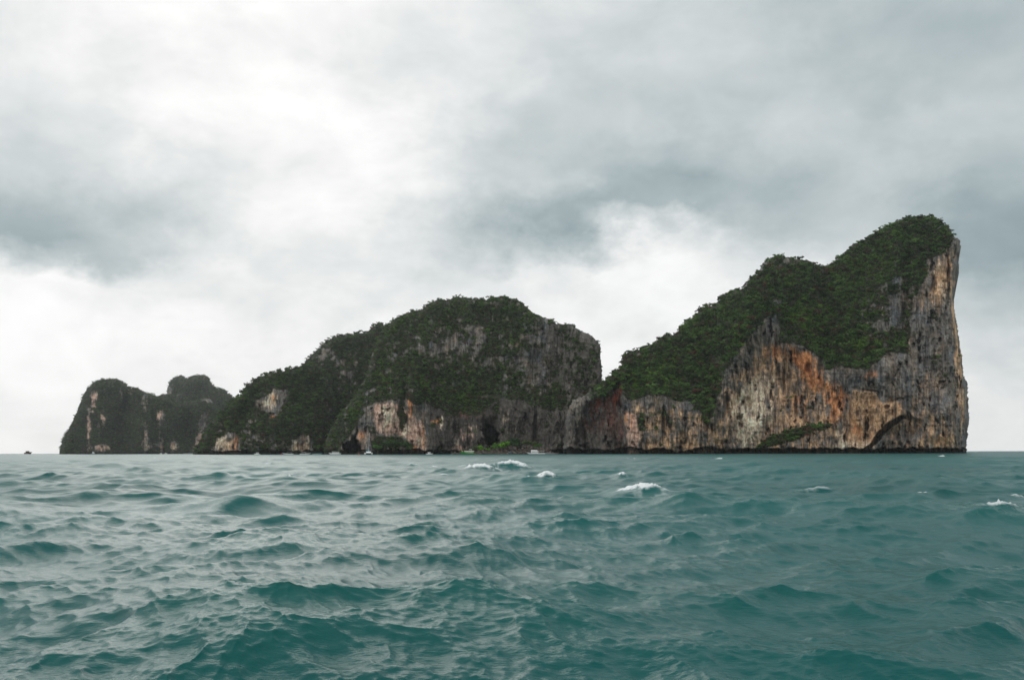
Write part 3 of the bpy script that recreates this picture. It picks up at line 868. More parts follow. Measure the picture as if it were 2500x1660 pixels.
WD = math.radians(-105)          # wind blows toward the camera and a little left
def q_at(r): return np.interp(np.log(r), np.log([1, 6, 7, 60, 120, 300, 900]), [.05, .03, .0042, .0042, .006, .008, .013])
rr = [1.2]
while rr[-1] < 6000: rr.append(rr[-1] * (1 + float(q_at(rr[-1]))))
rr = np.array(rr)
fa = np.radians(39)
NA = 700
aa = np.concatenate([np.linspace(-fa, fa, NA), np.linspace(fa, 2 * np.pi - fa, 130)[1:-1]])
A_, R_ = np.meshgrid(aa, rr)
X = R_ * np.sin(A_); Y = R_ * np.cos(A_)
side = (np.abs((A_ + np.pi) % (2 * np.pi) - np.pi) < fa + .02).astype(float)
sp = np.maximum(R_ * q_at(R_), R_ * 2 * fa / NA) + R_ * (1 - side) * .04         # local mesh spacing decides which waves are geometry
T = [(tile(101.0, 512, 0.22, 3.0, 45, 17.0, 11, WD, 1.6, 1.25), 0.0, 3.0, 9.0),
     (tile(31.0, 512, .047, .8, 3.2, 2.6, 12, WD + .25, 1.8, 1.25), .55, .8, 2.0),
     (tile(9.3, 512, .0122, .14, .9, .7, 13, WD - .3, 1.8, 1.2), -.35, .16, .45),
     (tile(2.9, 512, .0066, .035, .22, .2, 14, WD + .1, 1.6, 1.0), .2, .035, .12)]
HX = np.zeros_like(X); HY = np.zeros_like(X); HZ = np.zeros_like(X); FOLD = np.zeros_like(X)
gust = 0.75 + 0.5 * sst(fbm(X / 30, Y / 60, 77, 3), -.3, .4)
for k_, (t, rot, l0, l1) in enumerate(T):
    w = np.clip(1.0 - sst(sp, l0 * .55, l1 * .55), 0, 1)
    m = w > 0.01
    rows = np.nonzero(m.any(1))[0]
    if not len(rows): continue
    r1 = rows[-1] + 1
    ox, oy, oz, J = sample(t, X[:r1], Y[:r1], rot, k_ < 3)
    ww = w[:r1] * (gust[:r1] if k_ >= 2 else 1)
    HX[:r1] += ox * ww; HY[:r1] += oy * ww; HZ[:r1] += oz * ww
    FOLD[:r1] += (1 - J) * w[:r1] * (1.0, .45, .12, .0)[k_]
FOAM = np.zeros_like(X)
fade = sst(R_, 60, 120)
brk = .5 + .7 * fbm(X / .5, Y / 1.2, 90, 4, .6)
FOAM = np.maximum(FOAM, sst(FOLD + .25 * (brk - .5), .70, .9) * fade)


def breaker(px, py, base, wid, H, dirdeg=0.0, foam=0.0, fx=0.0, fw=1.0, back=1.2, front=.55):
    """one particular wave: crest at column px rising above the sea at row `base`"""
    d = CAMH * F / (base - hor(px))
    c = at(px, d)
    ext = wid * d / F * 1.2 + H * 9 + 1
    cd = math.hypot(c.x, c.y); ca_ = math.atan2(c.x, c.y)
    i0, i1 = np.searchsorted(rr, [cd - ext, cd + ext])
    j0, j1 = np.searchsorted(aa[:NA], [ca_ - ext / cd, ca_ + ext / cd])
    if i1 <= i0 or j1 <= j0: return
    sl = (slice(i0, i1), slice(j0, j1))
    _breaker(sl, c, d, px, wid, H, dirdeg, foam, fx, fw, back, front)


def _breaker(sl, c, d, px, wid, H, dirdeg, foam, fx, fw, back, front):
    HZ, HY, FOAM, X, Y, brk = (q_[sl] for q_ in (G_['HZ'], G_['HY'], G_['FOAM'], G_['X'], G_['Y'], G_['brk']))
    ca, sa = math.cos(math.radians(dirdeg)), math.sin(math.radians(dirdeg))
    ex = X - c.x; ey = Y - c.y
    s = ex * ca + ey * sa; t = -ex * sa + ey * ca      # t>0: away from the camera
    L = wid * d / F * .5
    s2 = s / L
    lat = np.exp(-np.abs(s2) ** 1.6)
    t = t + .25 * L * s2 ** 2 * .3
    pr = np.where(t > 0, np.exp(-(t / (back * H * 2.2)) ** 1.2 * 1.0), np.exp(-(np.abs(t) / (front * H * 2.4)) ** 1.35))
    bump = H * lat * pr
    HZ[:] = HZ * (1 - .6 * lat * pr) + bump
    HY[:] = HY - .55 * bump * lat
    if foam:
        sf = (s / L - fx) / fw
        edge = perlin(X * 3.1 / max(1, d / 40), Y * 1.2 / max(1, d / 40), int(px) % 97) * .5 + brk * .5 - .25
        f = np.exp(-np.abs(sf) ** 3) * sst(pr * (1 + .5 * edge), .62 - .1 * foam, .95 - .1 * foam)
        f = f * sst(f + edge * .8, .25, .6)
        HZ[:] = HZ + f * H * .16 * np.abs(perlin(X * 16 / max(1, d / 40), Y * 9 / max(1, d / 40), 5)) * 2
        FOAM[:] = np.maximum(FOAM, f * foam)
        tr = np.exp(-np.abs(sf * .6) ** 2.5) * np.exp(-np.abs((t - .8 * H) / (2.6 * H)) ** 2) * sst(perlin(X * 1.6, Y * .8, 8) + .8 * perlin(X * 5, Y * 2.2, 9), .1, .7)
        FOAM[:] = np.maximum(FOAM, tr * foam * .55)


G_ = dict(HZ=HZ, HY=HY, FOAM=FOAM, X=X, Y=Y, brk=brk)
# the waves that stand out in the photograph
breaker(590, 1193, 1240, 230, .72, -3, 0, back=2.0, front=.9)
breaker(700, 1225, 1262, 150, .25, -8, 0, back=2, front=.8)
breaker(1182, 1128, 1152, 100, 1.0, 2, 1.0, -.1, .95)
breaker(1252, 1124, 1146, 96, .95, -4, 1.0, .05, .9)
breaker(1334, 1148, 1166, 60, .70, -14, 1.0, -.1, .8)
breaker(1290, 1156, 1170, 40, .45, 4, .9, -.1, .7)
breaker(1556, 1178, 1210, 330, .60, -64, 1.0, .02, .42, back=1.4, front=.8)
breaker(1660, 1205, 1240, 140, .55, -8, .0, back=1.5, front=.9)
breaker(1010, 1124, 1140, 40, .75, 0, .95, 0, .9)
breaker(1060, 1131, 1142, 40, .35, 0, .8, 0, .8)
breaker(1128, 1131, 1142, 36, .45, 8, .7, 0, .8)
breaker(1086, 1152, 1164, 30, .3, 6, .7, 0, .8)
breaker(1508, 1152, 1166, 34, .4, 0, .8, 0, .8)
breaker(1760, 1112, 1122, 40, .5, 4, .8, 0, .8)
breaker(1540, 1112, 1120, 34, .5, 4, .8, 0, .8)
breaker(2235, 1192, 1203, 80, .2, 4, .8, 0, .9)
breaker(2478, 1204, 1215, 60, .25, 10, .5, 0, .8)
breaker(2440, 1248, 1268, 130, .42, -4, .55, 0, .8)
breaker(2300, 1106, 1114, 24, .5, 0, 1.0, 0, .7)
breaker(2240, 1111, 1119, 30, .4, 0, .9, 0, .7)
breaker(664, 1122, 1136, 60, .55, 0, .6, -.3, .3)
breaker(455, 1148, 1166, 90, .45, 6, .35, 0, .3)
breaker(100, 1158, 1176, 90, .4, 0, 0)
breaker(1990, 1178, 1196, 120, .3, 0, .4, 0, .5)
breaker(2240, 1236, 1256, 130, .35, 2, 0)
breaker(1270, 1113, 1121, 16, .45, 0, 1.0, 0, .8)
breaker(1163, 1115, 1122, 22, .4, 0, .9, 0, .8)
breaker(1228, 1108, 1114, 30, .6, 0, .5, 0, .6)
breaker(2400, 1098, 1104.2, 60, 1.0, 0, .9, 0, .9)
breaker(118, 1100, 1109.5, 40, 1.2, 0, .35, 0, .9)
breaker(155, 1098, 1109.0, 34, 1.7, 0, .4, 0, .9)
rs = np.random.default_rng(5)
for i in range(9):
    px = rs.uniform(300, 1800); py = 1112 + 60 * rs.random() ** 1.6
    breaker(px, py, py + 5, rs.uniform(10, 30), rs.uniform(.22, .45), rs.uniform(-12, 12), rs.uniform(.8, 1.0), 0, rs.uniform(.5, 1.0))
near = sst(-R_, -2.6, -1.6)
HZ = HZ * (1 - near)
PX_ = X + HX; PY_ = Y + HY
V = np.stack([PX_, PY_, HZ], -1)
# slopes too small for the mesh become surface roughness, as far water averages them
unres = np.zeros_like(X)
for (t, rot, l0, l1), s_ in zip(T, (.05, .055, .06, .06)):
    unres += (1 - np.clip(1.0 - sst(sp, l0 * .55, l1 * .55), 0, 1)) * s_ ** 2
rough = np.sqrt(unres + .018 ** 2)
nr, na = X.shape
idx = np.arange(nr * na).reshape(nr, na)
nxt = np.roll(idx, -1, 1)
Qw = np.stack([idx[:-1], idx[1:], nxt[1:], nxt[:-1]], -1).reshape(-1, 4)[:, ::-1]
Vw = V.reshape(-1, 3)
Vw = np.concatenate([Vw, [[0, 0, 0]]])
sea = mesh_np('sea', Vw, Qw)
fl = np.append(FOAM.ravel(), 0); ro = np.append(rough.ravel(), .1)
attr(sea.data, 'foam', fl); attr(sea.data, 'rough', ro)
attr(sea.data, 'lod', np.append(sp.ravel(), .02))
sea['kind'] = 'structure'


def water_material():
    m, gg, out = newmat('sea_water')
    b = gg.n('ShaderNodeBsdfPrincipled')
    geo = gg.n('ShaderNodeNewGeometry')
    pos = geo.outputs['Position']
    fo = gg.n('ShaderNodeAttribute', attribute_name='foam')
    rg = gg.n('ShaderNodeAttribute', attribute_name='rough')
    ld = gg.n('ShaderNodeAttribute', attribute_name='lod')
    sep_ = gg.n('ShaderNodeSeparateXYZ'); gg.put(sep_.inputs[0], pos)
    big = gg.noise(gg.vm('MULTIPLY', pos, (.05, .03, 0)), 1.0, 4, .55)
    base = gg.mix(gg.mr(big, .3, .7), (.0004, .080, .076, 1), (.0008, .120, .114, 1))
    # light through the crests painted in: base colour lightens with height
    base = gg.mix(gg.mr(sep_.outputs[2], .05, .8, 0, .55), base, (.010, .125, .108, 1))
    fn = gg.noise(gg.vm('MULTIPLY', pos, (1.0, .6, 1.5)), 3.2, 5, .7)
    ff = gg.m('MULTIPLY', fo.outputs['Fac'], gg.mr(fn, .36, .46, .35, 1.6), clamp=True)
    c = gg.mix(ff, base, (.86, .89, .89, 1))
    gg.put(b.inputs['Base Color'], c)
    gg.put(b.inputs['Roughness'], gg.mix(ff, gg.m('SQRT', rg.outputs['Fac']), (.8, .8, .8, 1)))
    b.inputs['IOR'].default_value = 1.28
    # wind ripples, finer than the mesh
    st = gg.vm('MULTIPLY', pos, (.6, 1.8, 1.0))
    n1 = gg.noise(st, 9.0, 4, .6, 0)
    n2 = gg.noise(gg.vm('MULTIPLY', pos, (.45, 1.7, 1.0)), 2.6, 4, .6, 0)
    n3 = gg.noise(gg.vm('MULTIPLY', pos, (.45, 1.4, 1.0)), .6, 5, .6, 0)
    b1 = gg.n('ShaderNodeBump'); gg.put(b1.inputs['Height'], n1); b1.inputs['Distance'].default_value = .032
    gg.put(b1.inputs['Strength'], gg.mr(ld.outputs['Fac'], .02, .5, .45, .6))
    b2 = gg.n('ShaderNodeBump'); gg.put(b2.inputs['Height'], n2); b2.inputs['Distance'].default_value = .09
    gg.put(b2.inputs['Strength'], gg.mr(ld.outputs['Fac'], .05, .3, .0, .45)); gg.put(b2.inputs['Normal'], b1.outputs[0])
    b3 = gg.n('ShaderNodeBump'); gg.put(b3.inputs['Height'], n3); b3.inputs['Distance'].default_value = .45
    gg.put(b3.inputs['Strength'], gg.mr(ld.outputs['Fac'], .3, 1.5, .0, .45)); gg.put(b3.inputs['Normal'], b2.outputs[0])
    gg.put(b.inputs['Normal'], b3.outputs[0])
    m.node_tree.links.new(b.outputs[0], out.inputs[0])
    return m


sea.data.materials.append(water_material())

# ------------------------------------------------------------------ sea air
def haze_box():
    x, y0, y1, z0, z1 = 6300, -6300, 6300, -4, 330
    v = [(-x, y0, z0), (x, y0, z0), (x, y1, z0), (-x, y1, z0), (-x, y0, z1), (x, y0, z1), (x, y1, z1), (-x, y1, z1)]
    f = [(0, 3, 2, 1), (4, 5, 6, 7), (0, 1, 5, 4), (1, 2, 6, 5), (2, 3, 7, 6), (3, 0, 4, 7)]
    m, gg, out = newmat('sea_air')
    vo = gg.n('ShaderNodeVolumePrincipled')
    vo.inputs['Color'].default_value = (.92, .98, 1, 1)
    vo.inputs['Density'].default_value = 0.00004
    vo.inputs['Anisotropy'].default_value = 0.45
    m.node_tree.links.new(vo.outputs[0], out.inputs['Volume'])
    o = mesh_np('haze', v, f, m, smooth=False)
    o['kind'] = 'stuff'
    return o


haze_box()


# ------------------------------------------------------------------ trees that stand out
def empty(name, loc, rz=0.0):
    o = bpy.data.objects.new(name, None); COL.objects.link(o)
    o.location = loc; o.rotation_euler = (0, 0, rz)
    o.empty_display_size = 1
    return o


def tube_mesh(paths, sides=7):
    V = []; Fc = []
    for pts, rad in paths:
        base = len(V)
        for (p, r_) in zip(pts, rad):
            for k in range(sides):
                a = 2 * math.pi * k / sides
                V.append((p[0] + r_ * math.cos(a), p[1] + r_ * math.sin(a), p[2]))
        for i in range(len(pts) - 1):
            for k in range(sides):
                a = base + i * sides + k; b = base + i * sides + (k + 1) % sides
                Fc.append((a, b, b + sides, a + sides))
    return np.array(V), np.array(Fc)


def tree(loc, rad, height, tint, label, name='tree', cat='tree', group=None, seed=0, n=420, flat=.8):
    r = np.random.default_rng(900 + seed)
    t = empty(name, loc, 0)
    tag(t, label, cat, group)
    top = np.array([r.normal(0, .1) * height, r.normal(0, .1) * height, height - rad * .5])
    paths = [([(0, 0, -1.5), (top[0] * .4, top[1] * .3, height * .35), tuple(top)], (rad * .09, rad * .07, rad * .03))]
    for i in range(4):
        a = r.uniform(0, 6.28); h0 = height * r.uniform(.3, .6)
        paths.append(([(top[0] * .4, top[1] * .4, h0), (math.cos(a) * rad * .35, math.sin(a) * rad * .35, h0 + rad * .35), (math.cos(a) * rad * .6, math.sin(a) * rad * .6, h0 + rad * .6)],
                      (rad * .045, rad * .03, rad * .012)))
    v, f = tube_mesh(paths)
    mesh_np('trunk', v, f, M_BARK, parent=t)
    cv, cf = crown_mesh(300 + seed, n, flat, .125)
    cv = cv * rad * 1.15; cv[:, 2] += height - rad * .55; cv[:, :2] += top[:2] * .8
    c = mesh_np('crown', cv, cf, M_LEAF, smooth=False, parent=t)
    q = np.repeat(r.uniform(.5, 1.5, (len(cf), 1)), 4, 0)
    attr(c.data, 'tint', np.asarray(tint) * q * (1 + r.normal(0, .08, (len(cv), 3))), 'FLOAT_COLOR')
    return t


LIME = (.12, .30, .022); LEAFY = (.070, .17, .02); DEEP = (.030, .072, .016); OLIVE = (.075, .11, .03)
mE = 985.0 / F
def bank_z(x): return 0.0
BK = 'trees and bushes on the rubble bank below the cave'
for i, (x, y, rp, tn, lb) in enumerate([
    (1263, 1083, 16, DEEP, 'big dark rounded tree, the tallest on the rubble bank, right of the black cave'),
    (1240, 1089, 12, LIME, 'bright lime-green tree pressed against the left side of the big dark rounded tree'),
    (1223, 1085, 10, LEAFY, 'mid-green tree directly below the lower right edge of the black cave'),
    (1208, 1092, 8, LEAFY, 'small green tree under the middle of the black cave mouth'),
    (1176, 1095, 9, LIME, 'bright green bush on the bank closest to the green-hulled dive boat'),
    (1192, 1098, 6, LIME, 'lowest bright bush on the bank, close to the water below the cave'),
    (1254, 1073, 8, DEEP, 'dark treetop behind the lime-green tree, highest against the grey wall'),
    (1286, 1081, 8, OLIVE, 'olive bush just right of the big dark rounded tree'),
    (1301, 1083, 8, OLIVE, 'olive green bush in the middle of the low row above the white ferry'),
    (1317, 1088, 7, LEAFY, 'last green bush of the bank, at its right end above the ferry roof'),
    (1160, 1092, 7, OLIVE, 'dull olive bush on rocks straight behind the green-hulled dive boat')]):
    p = at(x, 985 - i * .7)
    zc = (hor(x) - y) * mE + CAMH
    rr_ = rp * mE * (1.25 if tn is not DEEP else 1.05)
    tree((p.x, p.y, max(.6, zc - rr_ * 1.3)), rr_, rr_ * 1.6, tn, lb, name='bush' if 'bush' in lb else 'tree', cat='bush' if 'bush' in lb else 'tree', group=BK, seed=i, n=560)
BF = 'bushes at the foot of the pink cliff'
for i, (x, y, rp, tn, lb) in enumerate([
    (922, 1092, 11, LEAFY, 'bright green bush at the cliff foot just right of the catamaran mast'),
    (938, 1084, 9, DEEP, 'dark bush on the pink cliff foot, second from the catamaran'),
    (960, 1082, 13, DEEP, 'widest dark green bush in the middle of the pink cliff foot'),
    (985, 1084, 12, DEEP, 'dark leafy bush below the orange-streaked pillar'),
    (1004, 1094, 8, OLIVE, 'low olive bush at the right end of the pink cliff foot')]):
    Yb = float(on('dome_island', x, y)[1]) - 9
    m_ = Yb / F
    p = at(x, Yb); zc = (hor(x) - y) * m_ + CAMH; rr_ = rp * m_
    tree((p.x, p.y, max(.6, zc - rr_ * 1.3)), rr_, rr_ * 1.6, tn, lb, name='bush', cat='bush', group=BF, seed=40 + i, n=480)
SKT = 'trees standing out on the skyline'
for i, (isl, x, y, rp, tn, lb) in enumerate([
    ('headland', 2061, 626, 7, DEEP, 'dark bushy tree standing proud where the saddle climbs to the highest summit'),
    ('headland', 2051, 637, 5, DEEP, 'smaller dark tree just below the proud tree on the saddle rim'),
    ('headland', 2010, 652, 6, DEEP, 'flat-topped tree at the lowest point of the saddle'),
    ('headland', 1984, 648, 5, DEEP, 'little tree at the foot of the lower summit, left of the saddle'),
    ('headland', 2084, 604, 5, LEAFY, 'light green tree on the rim halfway from the saddle to the highest summit'),
    ('headland', 1903, 626, 5, LEAFY, 'green bush-like tree crowning the lower rocky summit'),
    ('headland', 1622, 824, 5, DEEP, 'spiky tree low on the long left slope of the tall headland'),
    ('headland', 1660, 806, 5, LEAFY, 'round tree on the slope edge above the spiky tree'),
    ('dome_island', 1312, 770, 6, DEEP, 'lone leaning tree where the dome drops toward the grey rock face'),
    ('dome_island', 1231, 726, 6, LEAFY, 'highest tree on the crest of the broad middle dome'),
    ('dome_island', 1214, 729, 5, DEEP, 'dark tree just left of the highest tree on the dome crest'),
    ('dome_island', 1072, 733, 5, DEEP, 'tree on the left shoulder of the dome crest'),
    ('dome_island', 1113, 728, 5, LEAFY, 'small pale tree on the dome crest, between its left shoulder and middle'),
    ('green_ridge', 729, 900, 6, DEEP, 'dark tree at the right end of the low ridge crest'),
    ('green_ridge', 689, 908, 5, DEEP, 'tree at the dip in the middle of the low ridge crest'),
    ('green_ridge', 630, 926, 5, DEEP, 'pointed tree where the low ridge crest starts to fall away')]):
    p = on(isl, x, y + 4)
    m_ = p.y / F; rr_ = rp * m_
    tree((p.x, p.y - 1, p.z - rr_ * .8), rr_, rr_ * 1.9, tn, lb, group=SKT, seed=60 + i, n=300)

# ------------------------------------------------------------------ rubble bank under the cave
def rubble():
    r = np.random.default_rng(31)
    n = 90; m = 26
    xs = np.linspace(1105, 1362, n); ts = np.linspace(0, 1, m)
    V = []
    for t_ in ts:
        for x in xs:
            env = sst(np.array(x), 1105, 1150) * sst(np.array(-x), -1362, -1330)
            hmax = (3.0 + 5.0 * math.exp(-((x - 1235) / 34) ** 2) + 4.0 * math.exp(-((x - 1300) / 26) ** 2)) * float(env)
            d = 968 + 38 * t_
            p = at(x, d)
            V.append((p.x, p.y, -1.2 + (hmax + 1.2) * t_ ** .7 + .7 * float(perlin(np.array(x / 5), np.array(t_ * 9), 3)) * t_))
    idx = np.arange(n * m).reshape(m, n)
    Q = np.stack([idx[:-1, :-1], idx[:-1, 1:], idx[1:, 1:], idx[1:, :-1]], -1).reshape(-1, 4)
    o = mesh_np('rubble_bank', V, Q, M_ROCK)
    V = np.array(V)
    attr(o.data, 'col', np.tile([.075, .066, .058], (len(V), 1)) * r.uniform(.6, 1.5, (len(V), 1)), 'FLOAT_COLOR')
    o['kind'] = 'structure'
    # loose stones
    ico = [(0, 0, 1), (.894, 0, .447), (.276, .851, .447), (-.724, .526, .447), (-.724, -.526, .447), (.276, -.851, .447),
           (.724, .526, -.447), (-.276, .851, -.447), (-.894, 0, -.447), (-.276, -.851, -.447), (.724, -.526, -.447), (0, 0, -1)]
    icf = [(0, 1, 2), (0, 2, 3), (0, 3, 4), (0, 4, 5), (0, 5, 1), (1, 6, 2), (2, 7, 3), (3, 8, 4), (4, 9, 5), (5, 10, 1), (2, 6, 7), (3, 7, 8), (4, 8, 9), (5, 9, 10), (1, 10, 6),
           (11, 7, 6), (11, 8, 7), (11, 9, 8), (11, 10, 9), (11, 6, 10)]
    ico = np.array(ico); icf = np.array(icf); VV = []; FF = []; CC = []; off = 0
    for i in range(2200):
        c = V[r.integers(len(V))] + r.normal(0, .7, 3)
        s_ = .35 + 1.3 * r.random() ** 3
        q_ = ico * r.uniform(.6, 1.2, (12, 1)) * s_ * np.array([1.1, 1, .8])
        VV.append(q_ + c); FF.append(icf + off); off += 12
        CC.append(np.tile(np.array([.16, .135, .115]) * r.uniform(.4, 1.7), (12, 1)))
    st = mesh_np('rubble', np.concatenate(VV), np.concatenate(FF), M_ROCK, smooth=False)
    attr(st.data, 'col', np.concatenate(CC), 'FLOAT_COLOR')
    tag(st, 'loose grey-brown stones heaped on the bank under the cave', None, None, 'stuff')


rubble()

# ------------------------------------------------------------------ boats
WHITE = plain('white_gelcoat', (.90, .90, .88), .35, .5, .06, 1.5)
CREAMW = plain('cream_paint', (.66, .65, .52), .5, .4, .08, 1.5)
GREEN = plain('green_hull_paint', (.03, .24, .045), .45, .4, .15, 1.2)
TEAL = plain('teal_canvas', (.03, .27, .36), .8, .2, .1, 2)
GLASSM = plain('dark_window', (.02, .024, .03), .12, .6, .1, 2)
METAL = plain('mast_metal', (.62, .63, .64), .4, .5, .08, 3)
BROWN = plain('brown_wood', (.11, .055, .04), .7, .3, .25, 2)
REDM = plain('red_buoy', (.62, .06, .04), .5, .4, .1, 2)
ORNG = plain('orange_buoy', (.75, .16, .03), .5, .4, .1, 2)
YEL = plain('yellow_cloth', (.72, .62, .05), .8, .2, .1, 2)
GREYP = plain('grey_paint', (.38, .40, .41), .6, .3, .1, 2)
PALET = plain('pale_turquoise_paint', (.36, .58, .56), .5, .4, .1, 2)


def hull_np(L, B, H, draft=.5, sheer=.35, bowrake=.12, tr=.8):
    st = np.linspace(0, 1, 13); V = []
    for t_ in st:
        w = B / 2 * (tr + (1 - tr) * min(1, t_ * 3)) * (1 - max(0, (t_ - .55) / .45) ** 2.2)
        w = max(w, .02)
        x = -L / 2 + L * t_
        zt = H * (1 + sheer * t_ ** 2.5)
        for (a, z) in ((0, -draft), (.55, -draft * .7), (.86, 0), (.97, zt * .55), (1.0, zt)):
            V.append((x + (z / H) * L * bowrake * t_ ** 4, w * a, z))
        for (a, z) in ((-1.0, zt), (-.97, zt * .55), (-.86, 0), (-.55, -draft * .7), (0, -draft)):
            V.append((x + (z / H) * L * bowrake * t_ ** 4, w * a, z))
    k = 10; Fc = []
    for i in range(12):
        for j in range(9): Fc.append((i * k + j, i * k + j + 1, (i + 1) * k + j + 1, (i + 1) * k + j))
        Fc.append((i * k + 4, (i + 1) * k + 4, (i + 1) * k + 5, i * k + 5))       # deck
    for j in range(4): Fc.append((j, 9 - j, 8 - j, j + 1))                        # transom
    return np.array(V), np.array(Fc)


def box_np(x0, x1, y0, y1, z0, z1, tx=0.0, ty=0.0, lean=0.0):
    V = [(x0, y0, z0), (x1, y0, z0), (x1, y1, z0), (x0, y1, z0), (x0 + tx + lean, y0 + ty, z1), (x1 - tx + lean, y0 + ty, z1), (x1 - tx + lean, y1 - ty, z1), (x0 + tx + lean, y1 - ty, z1)]
    return np.array(V, float), np.array([(0, 3, 2, 1), (4, 5, 6, 7), (0, 1, 5, 4), (1, 2, 6, 5), (2, 3, 7, 6), (3, 0, 4, 7)])


def cat_np(*ms):
    V = []; Fc = []; o = 0
    for v, f in ms: V.append(v); Fc.append(f + o); o += len(v)
    return np.concatenate(V), np.concatenate(Fc)


def part(name, m, mat, parent, smooth=False):
    return mesh_np(name, m[0], m[1], mat, smooth=smooth, parent=parent)


def boat(name, label, cat, px, D, rz, z=.0, group='boats lying off the islands'):
    p = at(px, D, z)
    return tag(empty(name, p, math.radians(rz)), label, cat, group)


def pole(x, y, z0, z1, r_=.05, r2=None): return tube_mesh([([(x, y, z0), (x, y, (z0 + z1) / 2), (x, y, z1)], (r_, r_, r2 or r_))], 6)


def cruiser(label, px, D, L, rz, name='motorboat', cat='motorboat', hullm=None, cab=.42, roof=True, z=0.1, cabh=1.5):
    t = boat(name, label, cat, px, D, rz, z)
    H = .11 * L; B = .31 * L
    part('hull', hull_np(L, B, H), hullm or WHITE, t, False)
    x0, x1 = -L * cab * .55, L * cab * .5
    c = part('cabin', box_np(x0, x1, -B * .36, B * .36, H, H + cabh, .12, .1), WHITE, t)
    part('window', box_np(x0 + .25, x1 - .05, -B * .36 + .02, B * .36 - .02, H + cabh * .45, H + cabh * .8, .02, -.03), GLASSM, c)
    if roof: part('roof', box_np(x0 - L * .08, x1 + .1, -B * .4, B * .4, H + cabh + .02, H + cabh + .16, .05, .05), WHITE, t)
    for k in range(3):
        for s_ in (-1, 1): part('railing_post', pole(x1 + .3 + k * L * .08, s_ * B * .30, H * 1.02, H + .8, .03), METAL, t)
    part('outboard_motor', box_np(-L / 2 - .5, -L / 2, -.25, .25, -.2, H + .3, .08, .05), GREYP, t)
    return t


def tourboat(label, px, D, L, rz, name='tour_boat', cat='tour boat', hullm=None, canopy=None, z=0.1):
    t = boat(name, label, cat, px, D, rz, z)
    H = .075 * L; B = .22 * L
    part('hull', hull_np(L, B, H, sheer=.9, bowrake=.16), hullm or WHITE, t)
    if canopy:
        part('canopy', box_np(-L * .32, L * .22, -B * .42, B * .42, H + 1.7, H + 1.85, .1, .1), canopy, t)
        for sx in (-L * .3, L * .2):
            for sy in (-1, 1): part('post', pole(sx, sy * B * .38, H * .9, H + 1.72, .04), METAL, t)
    for k in range(4):
        xx = -L * .26 + k * L * .14
        part('bench', box_np(xx, xx + .5, -B * .36, B * .36, H * .95, H + .42), GREYP, t)
    part('outboard_motor', box_np(-L / 2 - .5, -L / 2 + .05, -.25, .25, -.2, H + .35, .08, .05), GREYP, t)
    return t


# sailing catamaran, bows toward the camera
def catamaran():
    t = boat('catamaran', 'white sailing catamaran with bare tall mast and teal canopy, anchored by the left sea cave', 'catamaran', 900, 960, -78, .1)
    for s_ in (-1, 1):
        v, f = hull_np(11.5, 2.0, 1.75, sheer=.15, bowrake=.02)
        v[:, 1] += s_ * 3.6
        part('hull', (v, f), WHITE, t)
    part('bridge_deck', box_np(-5, 2.6, -3.4, 3.4, 1.15, 1.95, .2, .05), WHITE, t)
    c = part('cabin', box_np(-4.2, 2.0, -2.7, 2.7, 1.95, 3.15, .7, .5), WHITE, t)
    part('window', box_np(-3.6, 1.75, -2.55, 2.55, 2.35, 2.75, .3, .06), GLASSM, c)
    part('canopy', box_np(-4.8, -1.4, -2.2, 1.2, 4.1, 4.9, .4, .4), TEAL, t)
    for sx in (-4.4, -1.8):
        for sy in (-1.9, .9): part('post', pole(sx, sy, 3.0, 4.15, .05), METAL, t)
    part('mast', pole(.6, 0, 2.6, 20.5, .20, .13), METAL, t, True)
    part('boom', tube_mesh([([(.6, 0, 3.9), (-2, 0, 4.0), (-4.6, 0, 4.1)], (.12, .12, .1))], 6), METAL, t)
    for ln in ([(.6, 0, 20.0), (3, 0, 11), (5.6, 0, 1.9)], [(.6, 0, 19.0), (.2, 2, 10), (-.4, 3.6, 1.9)], [(.6, 0, 19.0), (.2, -2, 10), (-.4, -3.6, 1.9)]):
        part('stay', tube_mesh([(ln, (.03, .03, .03))], 5), METAL, t)
    part('trampoline', box_np(2.6, 5.0, -2.6, 2.6, 1.35, 1.42), GREYP, t)


catamaran()


def dive_boat():
    t = boat('dive_boat', 'green-hulled wooden dive boat with two cream decks moored below the cave', 'dive boat', 1144, 905, 176, .1)
    part('hull', hull_np(13.2, 3.8, 1.25, sheer=1.1, bowrake=.10), GREEN, t)
    c = part('lower_cabin', box_np(-4.9, 3.8, -1.55, 1.55, 1.35, 2.75, .05, .05), CREAMW, t)
    for k in range(6): part('window', box_np(-4.4 + k * 1.35, -3.6 + k * 1.35, -1.60, 1.60, 1.85, 2.4), GLASSM, c)
    part('upper_deck', box_np(-5.6, 4.4, -1.75, 1.75, 2.80, 3.0), CREAMW, t)
    part('bulwark', box_np(-5.4, 4.2, -1.7, -1.62, 3.0, 3.65), CREAMW, t)
    part('bulwark', box_np(-5.4, 4.2, 1.62, 1.7, 3.0, 3.65), CREAMW, t)
    w = part('wheelhouse', box_np(-3.2, -.8, -1.1, 1.1, 3.02, 4.9, .1, .1), CREAMW, t)
    part('window', box_np(-3.0, -1.0, -1.14, 1.14, 3.7, 4.45), GLASSM, w)
    part('roof', box_np(-3.6, -.3, -1.4, 1.4, 4.92, 5.1), WHITE, t)
    part('bow_flag', box_np(6.3, 7.0, -.05, .05, 2.7, 3.7), YEL, t)
    part('flagpole', pole(6.2, 0, 1.9, 3.8, .05), METAL, t)
    part('fender', tube_mesh([([(-6.9, 0, .1), (-6.9, 0, .5), (-6.9, 0, .9)], (.15, .45, .15))], 8), ORNG, t)


dive_boat()


